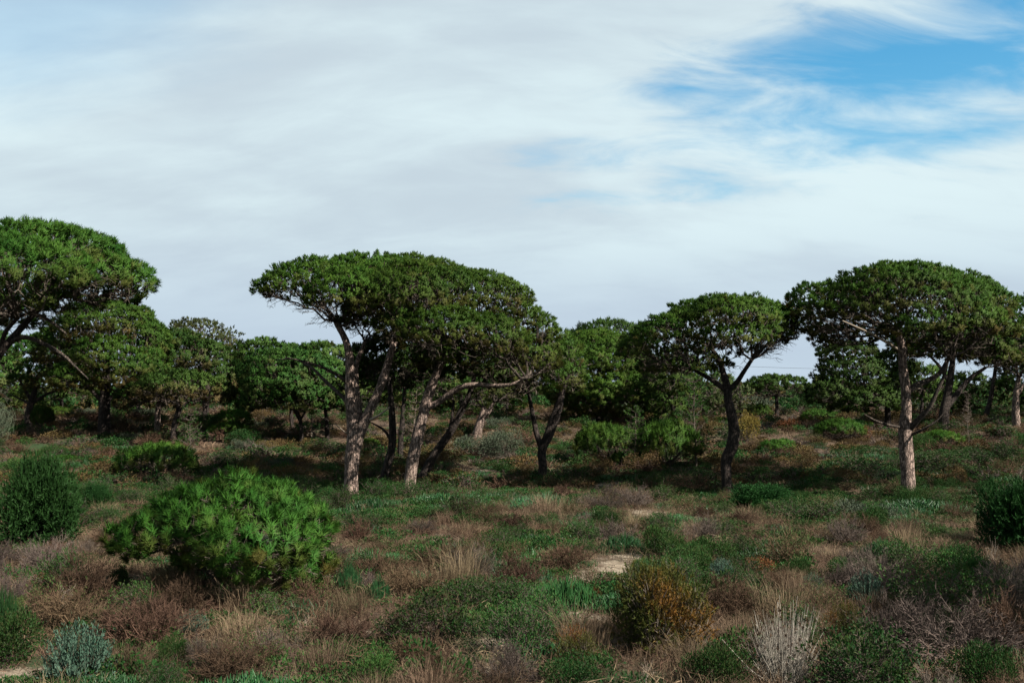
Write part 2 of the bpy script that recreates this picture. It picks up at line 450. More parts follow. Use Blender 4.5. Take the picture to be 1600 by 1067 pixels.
def build_ground():
    t = np.linspace(-1, 1, 191)
    xs = np.sign(t) * (26 * np.abs(t) + 1474 * np.abs(t) ** 7)
    s = np.linspace(0, 1, 211)
    ys = np.concatenate([np.linspace(-400, 0, 20)[:-1], 6 * s + 74 * s ** 1.2 + 1500 * s ** 9])
    X, Y = np.meshgrid(xs, ys)
    rng = np.random.default_rng(5)
    Z = height(X, Y) + rng.normal(0, 0.012, X.shape)
    V = np.stack([X, Y, Z], -1).reshape(-1, 3)
    nx = len(xs)
    i, j = np.meshgrid(np.arange(len(ys) - 1), np.arange(nx - 1), indexing='ij')
    a = i * nx + j
    F = np.concatenate([np.stack([a, a + 1, a + nx + 1], -1).reshape(-1, 3), np.stack([a, a + nx + 1, a + nx], -1).reshape(-1, 3)])
    m, N, L = new_mat('sandy_heath_soil')
    out = N.new('ShaderNodeOutputMaterial'); pb = N.new('ShaderNodeBsdfPrincipled')
    geo = N.new('ShaderNodeNewGeometry')
    def noise(sc, det=6, ro=0.6):
        n = N.new('ShaderNodeTexNoise'); n.inputs['Scale'].default_value = sc; n.inputs['Detail'].default_value = det; n.inputs['Roughness'].default_value = ro
        L.new(geo.outputs['Position'], n.inputs['Vector']); return n.outputs[0]
    def mr(x, lo, hi):
        r = N.new('ShaderNodeMapRange'); L.new(x, r.inputs[0]); r.inputs[1].default_value = lo; r.inputs[2].default_value = hi; return r.outputs[0]
    def mixc(f, a, b):
        c = N.new('ShaderNodeMix'); c.data_type = 'RGBA'; L.new(f, c.inputs[0])
        for k, x in ((6, a), (7, b)):
            if isinstance(x, tuple): c.inputs[k].default_value = (*x, 1)
            else: L.new(x, c.inputs[k])
        return c.outputs[2]
    n1, n2, n3 = noise(0.45, 5), noise(2.2, 8, 0.7), noise(14, 6, 0.7)
    litter = mixc(mr(n3, 0.3, 0.7), (0.020, 0.013, 0.009), (0.062, 0.043, 0.029))
    green = mixc(mr(n3, 0.35, 0.7), (0.007, 0.019, 0.007), (0.022, 0.034, 0.013))
    base = mixc(mr(n1, 0.50, 0.60), litter, green)
    sand = mixc(mr(n3, 0.3, 0.75), (0.085, 0.068, 0.050), (0.20, 0.168, 0.128))
    at = N.new('ShaderNodeAttribute'); at.attribute_name = 'dry'
    ad = N.new('ShaderNodeMath'); ad.operation = 'ADD'; L.new(at.outputs['Fac'], ad.inputs[0])
    mm = N.new('ShaderNodeMath'); mm.operation = 'MULTIPLY_ADD'; L.new(n2, mm.inputs[0]); mm.inputs[1].default_value = 3.2; mm.inputs[2].default_value = -1.65
    L.new(mm.outputs[0], ad.inputs[1])
    base = mixc(mr(ad.outputs[0], 0.40, 0.95), base, sand)
    L.new(base, pb.inputs['Base Color'])
    pb.inputs['Roughness'].default_value = 0.95; pb.inputs['Specular IOR Level'].default_value = 0.1
    bp = N.new('ShaderNodeBump'); bp.inputs['Strength'].default_value = 0.8; bp.inputs['Distance'].default_value = 0.04
    L.new(n3, bp.inputs['Height']); L.new(bp.outputs[0], pb.inputs['Normal'])
    L.new(pb.outputs[0], out.inputs[0])
    mb = MB(); mb.add((V, F), 0, sand_amount(V[:, 0], V[:, 1]))
    o = link('ground', mb.mesh('ground', [m], True))
    o['kind'] = 'structure'; o['label'] = 'sandy heath ground rising gently to a low dune'
    return o
build_ground()

# ------------------------------------------------------------------ pine trees
def kmeans(X, k, rng, it=8):
    k = max(1, min(k, len(X)))
    C = X[rng.choice(len(X), k, replace=False)].copy()
    lab = np.zeros(len(X), int)
    for _ in range(it):
        lab = ((X[:, None] - C[None]) ** 2).sum(-1).argmin(1)
        for i in range(k):
            if np.any(lab == i): C[i] = X[lab == i].mean(0)
    return C, lab

def dart(Pn, Nn, D, sp):
    cell = {}
    keep = []
    for i in range(len(Pn)):
        p = Pn[i]; key = tuple((p // sp).astype(int)); ok = True
        for dx in (-1, 0, 1):
            for dy in (-1, 0, 1):
                for dz in (-1, 0, 1):
                    for j in cell.get((key[0] + dx, key[1] + dy, key[2] + dz), ()):
                        if ((Pn[j] - p) ** 2).sum() < sp * sp: ok = False; break
                    if not ok: break
                if not ok: break
            if not ok: break
        if ok:
            keep.append(i); cell.setdefault(key, []).append(i)
    return Pn[keep], Nn[keep], D[keep]

def vnoise(p, f, ph):
    return (np.sin(p[:, 0] * f + ph) * np.cos(p[:, 1] * f * 1.13 + 2 * ph) + np.sin(p[:, 2] * f * 1.31 + p[:, 0] * f * 0.7 + 3 * ph)) * 0.5

def crown_clumps(lobes, sp, rng, low=-0.25, gap=0.12, inner=True):
    def sample(sp, r0, r1, low, lim):
        Ps, Ns, Ds = [], [], []
        for i, (c, r) in enumerate(lobes):
            n = int(11 * (r[0] * r[1] + r[0] * r[2] + r[1] * r[2]) / sp ** 2 / 1.3) + 20
            d = nrm(rng.normal(0, 1, (n, 3)))
            d = d[d[:, 2] > low]
            rr = 1 + 0.08 * vnoise(d * 3 + i, 2.3, i)[:, None]
            p = c + d * r * rr * rng.uniform(r0, r1, (len(d), 1))
            ok = np.ones(len(p), bool)
            for j, (c2, r2) in enumerate(lobes):
                if j != i: ok &= (((p - c2) / r2) ** 2).sum(1) > lim
            Ps.append(p[ok]); Ns.append(nrm(d[ok] / r)); Ds.append(np.clip(0.35 - d[ok][:, 2], 0, 1))
        Pn, Nn, D = np.concatenate(Ps), np.concatenate(Ns), np.concatenate(Ds)
        o = rng.permutation(len(Pn))
        return dart(Pn[o], Nn[o], D[o], sp)
    ph = rng.uniform(0, 6)
    def bil(p): return 1 - np.abs(vnoise(p, 3.0, ph)) - 0.5 * np.abs(vnoise(p, 5.3, ph + 2))
    Pn, Nn, D = sample(sp, 0.96, 1.01, low, 0.80)
    e = 0.05; f0 = bil(Pn)
    grad = np.stack([(bil(Pn + e * ax) - f0) / e for ax in np.eye(3)], 1)
    A = 0.42 * sp
    Pn = Pn + Nn * (A * (f0 - 0.55))[:, None]
    Nn = nrm(Nn - 1.6 * A * (grad - Nn * (grad * Nn).sum(1, keepdims=True)))
    g = vnoise(Pn, 1.9, rng.uniform(0, 6)) + 0.6 * vnoise(Pn, 4.1, rng.uniform(0, 6))
    keep = g > np.quantile(g, gap)
    Pn, Nn, D = Pn[keep], Nn[keep], D[keep]
    if inner:
        P2, N2, D2 = sample(sp * 1.02, 0.70, 0.92, max(low, -0.15), 0.5)
        n1 = len(Pn)
        Pn, Nn, D = np.concatenate([Pn, P2]), np.concatenate([Nn, N2]), np.concatenate([D, D2])
        return Pn, Nn, D, np.arange(len(Pn)) < n1
    return Pn, Nn, D, np.ones(len(Pn), bool)

def foliage(mb, C, Nn, D, rng, clump_r, n_tuft, n_needle, L, w, mat=0, dry_amt=0.8, up=0.55, flat=0.75):
    n = len(C)
    T = n * n_tuft
    ci = np.repeat(np.arange(n), n_tuft)
    d = nrm(Nn[ci] * 0.8 + rng.normal(0, 0.62, (T, 3)))
    size = rng.uniform(0.75, 1.3, n)[ci][:, None]
    pos = C[ci] + d * clump_r * size * rng.uniform(0.45, 1.0, (T, 1)) * np.array([1, 1, flat])
    sh = nrm(d * 0.6 + np.array([0, 0, up]) + rng.normal(0, 0.25, (T, 3)))
    dryc = np.clip(D * dry_amt * 1.3 + rng.normal(-0.16, 0.18, n), 0, 1)
    dryc = np.where(rng.random(n) < 0.025, np.maximum(dryc, 0.4), dryc)
    K = T * n_needle
    ti = np.repeat(np.arange(T), n_needle)
    ang = rng.uniform(0.25, 1.25, K)
    perp = nrm(np.cross(sh[ti], rng.normal(0, 1, (K, 3))))
    dir_ = sh[ti] * np.cos(ang)[:, None] + perp * np.sin(ang)[:, None]
    B = pos[ti] + sh[ti] * (rng.uniform(-0.7, 0.25, K) * L)[:, None]
    nn = nrm(d * 0.42 + Nn[ci] * 0.75 + np.array([0, 0, 0.10]))[ti]
    v, f = needles(B, dir_, L * rng.uniform(0.75, 1.15, K), w, rng, nn)
    a = np.clip(dryc[ci][ti] + rng.normal(0, 0.06, K), 0, 1)
    nn = nrm(nn + rng.normal(0, 0.22, nn.shape))
    mb.add((v, f), mat, np.repeat(a, 3), np.repeat(nn, 3, axis=0))

def branch_tree(mb, tips, C, rng, tip_r, kmain, sub_n=7, twig_r=0.010, sag=0.35, dead=0, mat_branch=0, mat_twig=1, pale=None, dead_len=1.0):
    """limbs fan from the trunk tips to clusters of clumps, then to each clump"""
    tips = np.asarray(tips, float)
    lab = ((C[:, None] - tips[None]) ** 2 * np.array([1, 1, 0.6])).sum(-1).argmin(1)
    L1, L2, L3 = [], [], []
    starts = []
    for ti in range(len(tips)):
        X = C[lab == ti]
        if len(X) == 0: continue
        k = max(2, int(round(kmain * len(X) / len(C))))
        cc, lb = kmeans(X, k, rng)
        for i in range(len(cc)):
            Y = X[lb == i]
            if len(Y) == 0: continue
            end = cc[i] - np.array([0, 0, sag + 0.12 * rng.random()])
            v = end - tips[ti]; ln = np.linalg.norm(v)
            mid = tips[ti] + v * 0.5 + np.array([0, 0, -0.10 * ln]) + rng.normal(0, 0.07 * ln, 3)
            ra = tip_r * rng.uniform(0.45, 0.7)
            L1.append((tips[ti], mid, end, ra, ra * 0.4)); starts.append((tips[ti], mid, end)); starts.append((tips[ti], mid, end))
            sc, sl = kmeans(Y, max(1, len(Y) // sub_n), rng)
            for j in range(len(sc)):
                Z = Y[sl == j]
                if len(Z) == 0: continue
                t = rng.uniform(0.35, 1.0)
                st = (1 - t) ** 2 * tips[ti] + 2 * t * (1 - t) * mid + t * t * end
                e2 = sc[j] - np.array([0, 0, sag * 0.45])
                v2 = e2 - st; l2 = np.linalg.norm(v2)
                m2 = st + v2 * 0.5 + rng.normal(0, 0.10 * l2, 3) - np.array([0, 0, 0.08 * l2])
                rb = ra * (1 - 0.6 * t) * rng.uniform(0.35, 0.55)
                L2.append((st, m2, e2, rb, max(twig_r * 1.2, rb * 0.4)))
                for z in Z:
                    t2 = rng.uniform(0.3, 1.0)
                    s3 = (1 - t2) ** 2 * st + 2 * t2 * (1 - t2) * m2 + t2 * t2 * e2
                    m3 = (s3 + z) * 0.5 + rng.normal(0, 0.12, 3) * np.linalg.norm(z - s3)
                    L3.append((s3, m3, z, twig_r, twig_r * 0.45))
                starts.append((st, m2, e2))
    def put(Ls, seg, sides, wob, mat):
        if not Ls: return
        a = [np.array([q[i] for q in Ls]) for i in range(5)]
        mb.add(bez_tubes(a[0], a[1], a[2], a[3], a[4], seg, sides, rng, wob), mat)
    put(L1, 7, 6, 0.018, mat_branch)
    put(L2, 5, 4, 0.03, mat_branch)
    put(L3, 2, 3, 0.04, mat_twig)
    if dead and starts:
        D1, D2 = [], []
        for _ in range(dead):
            st, m2, e2 = starts[rng.integers(len(starts))]
            t = rng.uniform(0.1, 0.75)
            s = (1 - t) ** 2 * st + 2 * t * (1 - t) * m2 + t * t * e2
            out = nrm((e2 - st) + rng.normal(0, 0.5, 3) * np.linalg.norm(e2 - st)); out[2] = out[2] * 0.3 + rng.uniform(-0.45, 0.12)
            ln = rng.uniform(0.3, 0.85) * dead_len
            e = s + nrm(out) * ln; mm = (s + e) / 2 + rng.normal(0, 0.12 * ln, 3)
            D1.append((s, mm, e, twig_r * 0.9, twig_r * 0.4))
            for _k in range(5):
                u = rng.uniform(0.25, 1.0)
                b = (1 - u) ** 2 * s + 2 * u * (1 - u) * mm + u * u * e
                e3 = b + nrm(nrm(out) + rng.normal(0, 0.7, 3)) * ln * rng.uniform(0.25, 0.5)
                D2.append((b, (b + e3) / 2 + rng.normal(0, 0.04, 3), e3, twig_r * 0.55, twig_r * 0.3))
        put(D1, 3, 3, 0.04, mat_twig if pale is None else pale)
        if D2:
            a = [np.array([q[i] for q in D2]) for i in range(3)]
            mb.add(blades(a[0], a[1], a[2], twig_r * 1.5, rng), mat_twig if pale is None else pale)

class Tree:
    """pixel sketches of stems, limbs and crown lobes, each carried to its own distance and real size"""
    def __init__(s, name, label, base_px, group=None, seed=1, Y=None, cat='tree'):
        s.rng = np.random.default_rng(seed)
        b = G(*base_px) if Y is None else P(base_px[0], base_px[1], Y)
        if Y is not None: b[2] = height(b[0], b[1])
        s.base = b; s.Y = b[1]; s.k = s.Y / F_PX
        s.root = link(name, None, None, b)
        s.root.empty_display_size = 0.5
        tag(s.root, label, cat, group)
        s.tips = []
    def w(s, px, py, dy=0.0):
        return P(px, py, s.Y + dy) - s.base
    def stem(s, pts, name='trunk', bark='bark', flare=0.0, sides=14, tip=True, start_at_base=False, label=None, extra=None):
        W = np.array([s.w(p[0], p[1], p[3] if len(p) > 3 else 0) for p in pts]); R = np.array([p[2] * s.k for p in pts])
        if start_at_base:
            W[0] = (0, 0, 0)
            W = np.vstack([[0, 0, -0.25], W]); R = np.concatenate([[R[0] * 1.05], R])
        mb = extra or MB()
        mb.add(stem_tube(W, R, s.rng, step=max(0.10, 0.003 * s.Y), sides=sides, flare=flare))
        if tip:
            s.tips.append(W[-1]); s.tip_r = R[-1]
        if extra is None:
            o = link(name, mb.mesh(name, [M[bark]], True), s.root)
            if label: o['label'] = label
            return o
    def stems(s, first, forks, bark='bark', flare=0.45):
        mb = MB()
        s.stem(first[0], flare=flare, start_at_base=True, tip=first[1], extra=mb)
        for f in forks: s.stem(f, extra=mb)
        return link('trunk', mb.mesh('trunk', [M[bark]], True), s.root)
    def crown(s, lobes, sp=0.245, clump_r=0.18, n_tuft=13, n_needle=13, L=0.10, w=0.027, mat='needle', kmain=12, dead=60, gap=0.02, low=-0.3,
              sag=0.4, twig_r=0.011, dry=0.8, sub_n=7, pale=False, tip_r=None, up=0.55, dead_len=1.0):
        lb = []
        for l in lobes:
            px, py, rx, rz = l[:4]; dy = l[4] if len(l) > 4 else 0.0; ry = l[5] if len(l) > 5 else rx * 0.9 * s.k
            kk = (s.Y + dy) / F_PX
            lb.append((s.w(px, py, dy), np.array([rx * kk, ry, rz * kk])))
        C, Nn, D, outer = crown_clumps(lb, sp, s.rng, low, gap)
        mb = MB()
        tips = s.tips or [s.w(lobes[0][0], lobes[0][1] + lobes[0][3])]
        branch_tree(mb, tips, C, s.rng, tip_r or getattr(s, 'tip_r', 0.1), kmain, sub_n, twig_r, sag, dead, pale=(2 if pale else None), dead_len=dead_len)
        link('branches', mb.mesh('branches', [M['branch'], M['twig'], M['palewood']], True), s.root)
        mb = MB()
        foliage(mb, C[outer], Nn[outer], D[outer], s.rng, clump_r, n_tuft, n_needle, L, w, dry_amt=dry, up=up)
        foliage(mb, C[~outer], Nn[~outer], D[~outer], s.rng, clump_r * 1.15, max(3, n_tuft // 2), max(6, n_needle * 2 // 3), L * 1.2, w * 1.9, dry_amt=dry, up=up)
        link('crown', mb.mesh('crown', [M[mat]]), s.root)
        return s

LINE = 'umbrella pines standing along the clearing'
BACK = 'pines standing behind the clearing'

# the twin-stemmed pine in the middle
t = Tree('umbrella_pine', 'tall umbrella pine with forked pale trunk, crown reaching far out over open sky', (548, 779), LINE, 11)
t.stems(([(548, 779, 11.5), (549, 745, 10.5), (551, 712, 11.5), (553, 690, 11), (550, 655, 8.6), (547, 610, 8.0), (547, 570, 7.2), (541, 535, 5.5), (525, 503, 4.2)], True),
        [[(553, 708, 8.5), (561, 680, 8.5), (571, 655, 8.0), (590, 615, 6.8), (605, 572, 6.2), (613, 545, 5.2), (622, 512, 4.2, 0.8)],
         [(563, 672, 4.6, 0.2), (562, 645, 4.8, 0.4), (558, 612, 4.5, 0.6), (556, 575, 4.0, 0.8), (570, 535, 3.2, 1.4)]])
t.stem([(546, 632, 3.6), (530, 615, 3.2, 0.4), (508, 595, 2.8, 0.9), (485, 573, 2.3, 1.3), (462, 562, 1.6, 1.6), (430, 562, 0.9, 1.9)], 'limb', 'branch', tip=False, sides=8)
t.stem([(546, 602, 3.0), (530, 588, 2.6, -0.4), (508, 576, 2.2, -0.7), (480, 566, 1.6, -1.0), (445, 558, 0.9, -1.2)], 'limb', 'branch', tip=False, sides=8)
t.stem([(574, 657, 2.2), (590, 650, 1.8, -0.3), (609, 636, 1.1, -0.6)], 'limb', 'palewood', tip=False, sides=6, label='short bleached dead branch stub')
t.stem([(545, 679, 1.5), (534, 671, 1.2, -0.3), (523, 662, 0.7, -0.5)], 'limb', 'palewood', tip=False, sides=6, label='thin bleached dead branch stub')
t.crown([(500, 450, 90, 42, 0.3), (580, 448, 105, 49, 1.6), (447, 452, 48, 25, -0.3), (545, 466, 66, 44, -1.4), (610, 450, 80, 40, 3.0), (590, 500, 60, 34, 0.5)], kmain=24, dead=380, low=-0.25, gap=0.03)

# its neighbour leaning right
t = Tree('umbrella_pine', 'umbrella pine leaning right with one long bare limb reaching sideways over dark trunks', (637, 778), LINE, 12)
t.stems(([(637, 778, 10), (641, 745, 9.2), (646, 712, 9.4), (652, 683, 9.0), (661, 648, 8.6), (671, 612, 7.6), (682, 585, 6.4), (692, 560, 5.4), (702, 530, 4.4)], True), [])
t.stem([(668, 636, 5.4), (682, 630, 5.2), (698, 619, 5.0, -0.2), (716, 607, 4.6, -0.4), (738, 601, 4.0, -0.6), (768, 602, 3.4, -0.8), (800, 600, 2.4, -1.0), (822, 590, 1.6, -1.0)], 'limb', 'bark', sides=10, label='long bare sideways limb')
t.stem([(690, 565, 4.0), (715, 548, 3.4, 1), (745, 530, 2.6, 1.8)], 'limb', 'bark', sides=8)
t.tip_r = 4.4 * t.k
t.crown([(650, 470, 105, 58, -1.3), (722, 473, 108, 52, 0), (783, 503, 66, 44, 0.2), (690, 522, 68, 40, -3.0), (802, 556, 72, 44, 0.3), (640, 440, 90, 38, 2.0), (750, 532, 74, 42, -1.8), (640, 512, 56, 34, -2.2), (840, 520, 30, 30, 0), (720, 560, 70, 26, -1), (600, 470, 60, 40, -2.0)],
        kmain=28, dead=420, low=-0.45)

# the twisting dark pine right of the centre
t = Tree('umbrella_pine', 'umbrella pine with dark S-curved trunk and bare twigs hanging off its right side', (1136, 777), LINE, 13)
t.stems(([(1136, 777, 8.0), (1135, 745, 7.6), (1135, 718, 8.6), (1143, 700, 9.4), (1147, 680, 8.8), (1144, 652, 7.8), (1138, 625, 6.8), (1136, 605, 6.4), (1130, 583, 4.8), (1121, 558, 3.6), (1112, 545, 2.8)], True),
        [[(1137, 612, 4.6), (1120, 599, 4.0), (1099, 586, 3.2, 0.4), (1078, 574, 2.4, 0.6)],
         [(1138, 610, 4.6), (1149, 600, 4.0), (1162, 581, 3.4, -0.4), (1176, 560, 2.8, -0.8)]], bark='bark_shaded')
t.tip_r = 3.6 * t.k
t.crown([(1130, 520, 108, 44, 0), (1180, 505, 62, 36, 0.2), (1050, 542, 80, 40, 0.3), (1005, 548, 38, 28, 0), (1145, 497, 72, 32, -1.2), (1120, 502, 80, 36, 1.6), (1085, 562, 60, 28, 1.0), (1190, 530, 40, 24, 0.6), (1120, 545, 70, 24, 0.8), (1060, 572, 62, 24, 0.8), (1015, 552, 44, 26, 0.2), (1150, 530, 60, 28, -1.4), (1060, 524, 66, 32, -0.4), (1215, 505, 28, 22, 0)], kmain=22, dead=420, low=-0.25, gap=0.03)
D_TREE = t

# the straight pine on the right
t = Tree('umbrella_pine', 'straight-trunked umbrella pine with broad crown, base lit at edge of dark grass', (1419, 780), LINE, 14)
t.stems(([(1419, 780, 11.5), (1418, 740, 10.4), (1416, 705, 10.6), (1414, 670, 10.0), (1416, 640, 7.6), (1415, 605, 7.2), (1411, 575, 6.8), (1409, 545, 6.0), (1402, 515, 4.6)], True), [])
t.stem([(1418, 612, 5.2), (1432, 602, 5.0), (1449, 595, 4.4, 0.2), (1469, 582, 3.8, 0.4), (1484, 556, 3.2, 0.6), (1500, 532, 2.4, 0.8)], 'limb', 'branch', sides=9)
t.stem([(1421, 672, 4.6), (1433, 657, 4.4, -0.3), (1452, 637, 3.6, -0.6), (1465, 609, 3.0, -0.8), (1474, 590, 2.4, -0.9), (1482, 562, 1.6, -1)], 'limb', 'branch', sides=9)
t.stem([(1422, 680, 2.4), (1440, 672, 2.0, -0.5), (1466, 655, 1.2, -0.8), (1478, 640, 0.7, -0.9)], 'limb', 'branch', tip=False, sides=7)
t.stem([(1410, 668, 2.6), (1390, 664, 2.2, -0.4), (1368, 657, 1.6, -0.8), (1350, 647, 0.9, -1)], 'limb', 'branch', tip=False, sides=7)
t.stem([(1409, 550, 2.6), (1386, 535, 2.2, -1.2), (1354, 518, 1.7, -2.2), (1316, 501, 0.9, -2.9)], 'limb', 'palewood', tip=False, sides=7, label='bleached bare limb under the crown')
t.tip_r = 4.2 * t.k
t.crown([(1400, 484, 145, 58, 0), (1302, 488, 70, 44, 0), (1482, 482, 92, 56, 0.2), (1535, 512, 52, 42, 0), (1400, 450, 95, 36, -0.8), (1278, 468, 46, 26, 0.2), (1440, 470, 110, 50, 2.6), (1340, 518, 60, 24, 0.8), (1470, 530, 70, 28, 1.0), (1540, 545, 40, 26, 0.2), (1400, 520, 60, 22, 1.5), (1500, 505, 60, 40, -1.4), (1335, 528, 66, 26, 1.6), (1480, 548, 74, 26, 1.6), (1545, 556, 42, 30, 0.4), (1288, 512, 46, 30, 0.3), (1440, 512, 70, 30, -1.6)],
        kmain=30, dead=520, low=-0.35, dry=1.0)

# big pine cut by the left edge, nearer
t = Tree('umbrella_pine', 'large umbrella pine cut off by the left picture edge, reddish limb dipping right', (-52, 822), LINE, 15)
t.stems(([(-52, 822, 16), (-45, 740, 14), (-36, 660, 12), (-22, 600, 9.5), (-4, 556, 7.5), (20, 528, 5.6), (42, 503, 4.6), (60, 485, 3.6), (95, 462, 2.8)], True),
        [[(-22, 600, 7), (-40, 540, 6, 0.4), (-60, 490, 4.5, 0.8)], [(0, 552, 4), (8, 520, 3.4, -0.4), (30, 495, 2.4, -0.8)]], bark='bark_shaded')
t.stem([(14, 536, 4.0), (34, 527, 3.8, -0.2), (52, 530, 3.5, -0.4), (78, 542, 3.0, -0.6), (104, 559, 2.3, -0.8), (116, 571, 1.6, -0.9), (138, 592, 0.9, -1)], 'limb', 'branch', tip=False, sides=10, label='reddish limb dipping to the right')
t.stem([(55, 492, 3.4), (72, 498, 2.8, -0.5), (92, 512, 2.0, -0.9), (104, 522, 1.2, -1)], 'limb', 'branch', tip=False, sides=8)
t.tip_r = 4.6 * t.k
t.crown([(60, 405, 128, 52, 0), (150, 436, 78, 42, 0), (-60, 420, 140, 66, 0), (203, 446, 38, 30, 0), (30, 430, 110, 50, -2.0), (110, 425, 90, 45, 1.8), (20, 470, 60, 35, -1.5), (150, 462, 66, 24, 0.5), (80, 470, 70, 28, 1.0), (-60, 480, 80, 40, 1), (10, 500, 50, 26, 1.5)],
        kmain=28, dead=520, low=-0.3, L=0.135, w=0.021)

# pines behind
def back_tree(label, base, first, forks, lobes, seed, bark='bark_shaded', mat='needle_far', name='umbrella_pine', limbs=(), group=BACK, **kw):
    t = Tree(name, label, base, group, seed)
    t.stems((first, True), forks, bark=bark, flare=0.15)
    for l in limbs: t.stem(l, 'limb', 'branch', tip=False, sides=7)
    a = dict(sp=0.34, clump_r=0.26, n_tuft=14, n_needle=10, L=0.14, w=0.052, mat=mat, gap=0.03, kmain=10, dead=90, twig_r=0.013, sub_n=6)
    a.update(kw)
    t.crown(lobes, **a)
    return t

back_tree('pine with thick dark trunk and drooping tufted crown beside the left edge tree', (163, 681),
          [(163, 681, 10), (163, 650, 9), (164, 625, 8.5), (165, 600, 7), (168, 560, 5)], [[(164, 632, 4), (145, 612, 3), (128, 595, 2)], [(165, 630, 4), (190, 605, 3), (210, 585, 2)]],
          [(165, 510, 74, 40, 0), (222, 546, 46, 50, 0), (110, 540, 52, 42, 0.5), (200, 580, 66, 36, -1), (128, 592, 46, 26, -1.2), (185, 540, 76, 50, 1), (235, 590, 34, 34, -0.5), (165, 560, 50, 36, -1.5)], 21, mat='needle', w=0.04, sp=0.30, dead=200, dry=1.0, low=-0.6)
back_tree('low forked pine in shade with dark fan of branches near the pale tangle', (45, 672),
          [(41, 672, 6), (45, 645, 5.5), (50, 625, 5), (56, 605, 3)], [[(50, 630, 3), (75, 615, 2.2), (105, 605, 1.4)], [(50, 628, 2.8), (40, 610, 2), (32, 595, 1.4)], [(50, 634, 2.4), (35, 625, 1.6), (20, 618, 1)]],
          [(10, 592, 52, 36, -0.5), (60, 582, 58, 32, 0.6), (105, 585, 44, 28, 0.5), (45, 560, 66, 34, 1.0), (-10, 560, 50, 40, 1)], 22, dry=1.1, low=-0.4)
back_tree('pine with short straight lit trunk under a brown-skirted crown', (245, 683),
          [(245, 683, 4.6), (246, 660, 4.4), (247, 638, 4.0), (250, 620, 3)], [], [(232, 622, 48, 24, -0.3), (255, 600, 40, 24, 0.6)], 23, bark='bark', dry=1.3, low=-0.5)
back_tree('flat-topped small pine with dark leaning trunk and tan underside', (271, 690),
          [(269, 690, 5), (272, 668, 4.6), (277, 648, 4.2), (280, 630, 3)], [[(275, 655, 3), (283, 640, 2.4), (296, 625, 1.6)]],
          [(285, 606, 68, 24, -0.4), (330, 615, 36, 18, 0), (240, 612, 36, 18, 0)], 24, dry=1.4, low=-0.5)
back_tree('pine with rounded tan-flecked crown sloping right behind the flat-topped one', (318, 668),
          [(318, 668, 4), (320, 640, 3.6), (318, 605, 3)], [], [(300, 566, 66, 36, 0), (345, 590, 42, 32, 0), (275, 550, 48, 34, 1), (310, 600, 60, 34, 0.5)], 25, dry=1.2, low=-0.6)
back_tree('airy pale olive tree with loose twig ends showing above the pines', (322, 655),
          [(322, 655, 4), (324, 610, 3.4), (326, 560, 2.6)], [[(325, 580, 2), (350, 550, 1.4), (370, 530, 1)]],
          [(308, 527, 46, 28, 0), (345, 548, 36, 28, 0), (362, 528, 17, 12, 0), (290, 522, 26, 20, 0.5), (330, 565, 46, 30, -1)], 26, mat='olive', name='olive_tree', gap=0.3, n_tuft=8, dry=0.2, low=-0.7, clump_r=0.34)
for (lab, base, f, forks, lob, sd) in [
    ('dark pine with thin pale crooked trunk in deep shade', (470, 698), [(469, 698, 3.2), (471, 675, 3), (469, 655, 2.8), (464, 640, 2.2)], [[(469, 658, 2.2), (459, 640, 1.8)], [(470, 655, 1.8), (482, 635, 1.2)]], [(455, 588, 76, 40, 0), (420, 585, 48, 36, 0.5), (500, 596, 50, 36, 0), (460, 618, 74, 30, 0), (440, 600, 60, 30, -0.8), (430, 628, 54, 22, 0.4), (500, 630, 52, 20, 0.4)], 31),
    ('dark shaded pine with two slim stems left of the crooked pale trunk', (457, 672), [(457, 672, 3), (455, 650, 2.8), (455, 625, 2)], [], [(408, 562, 42, 32, 0), (450, 572, 64, 34, 0), (395, 605, 36, 34, -0.5), (430, 610, 50, 34, 0.5)], 32),
    ('dark pine with short trunk half hidden left of the twin-stemmed pine', (511, 688), [(511, 688, 3.4), (511, 665, 3.2), (508, 640, 2.4)], [], [(505, 578, 64, 40, 0), (545, 600, 50, 44, 0.5), (480, 612, 44, 30, -1), (520, 620, 50, 26, 0)], 33)]:
    back_tree(lab, base, f, forks, lob, sd, dead=50, dry=0.5, low=-0.5)

# dark companions right behind the two pale trunks
back_tree('dark crooked trunk standing just behind the two pale pine trunks', (598, 766),
          [(598, 766, 7), (603, 735, 6.5), (612, 700, 6), (613, 660, 5.5), (611, 625, 4.5), (608, 590, 3)], [[(612, 690, 2.6), (600, 672, 2), (580, 660, 1)]],
          [(605, 565, 62, 34, 1), (640, 555, 64, 38, 1.5), (590, 595, 50, 30, 1.5)], 41, dead=200, dry=0.5, low=-0.3)
back_tree('slim dark upright trunk between the crooked dark trunk and leaning pale one', (626, 720),
          [(626, 720, 4.4), (626, 690, 4.2), (629, 655, 3.8), (632, 615, 3.2), (634, 580, 2)], [], [(640, 580, 52, 34, 0), (680, 600, 44, 28, 0.5)], 42, dead=200, dry=0.4, low=-0.3)
back_tree('dark trunk slanting strongly right behind the leaning pale pine', (657, 755),
          [(655, 755, 7.5), (668, 730, 7), (682, 706, 6.5), (703, 675, 6), (722, 640, 5.2), (735, 610, 4), (742, 585, 3)], [[(700, 682, 3), (706, 655, 2.6), (709, 625, 2)]],
          [(745, 576, 66, 36, 0.5), (700, 575, 54, 34, 1), (800, 580, 50, 34, 1)], 43, dead=200, dry=0.6, low=-0.3)
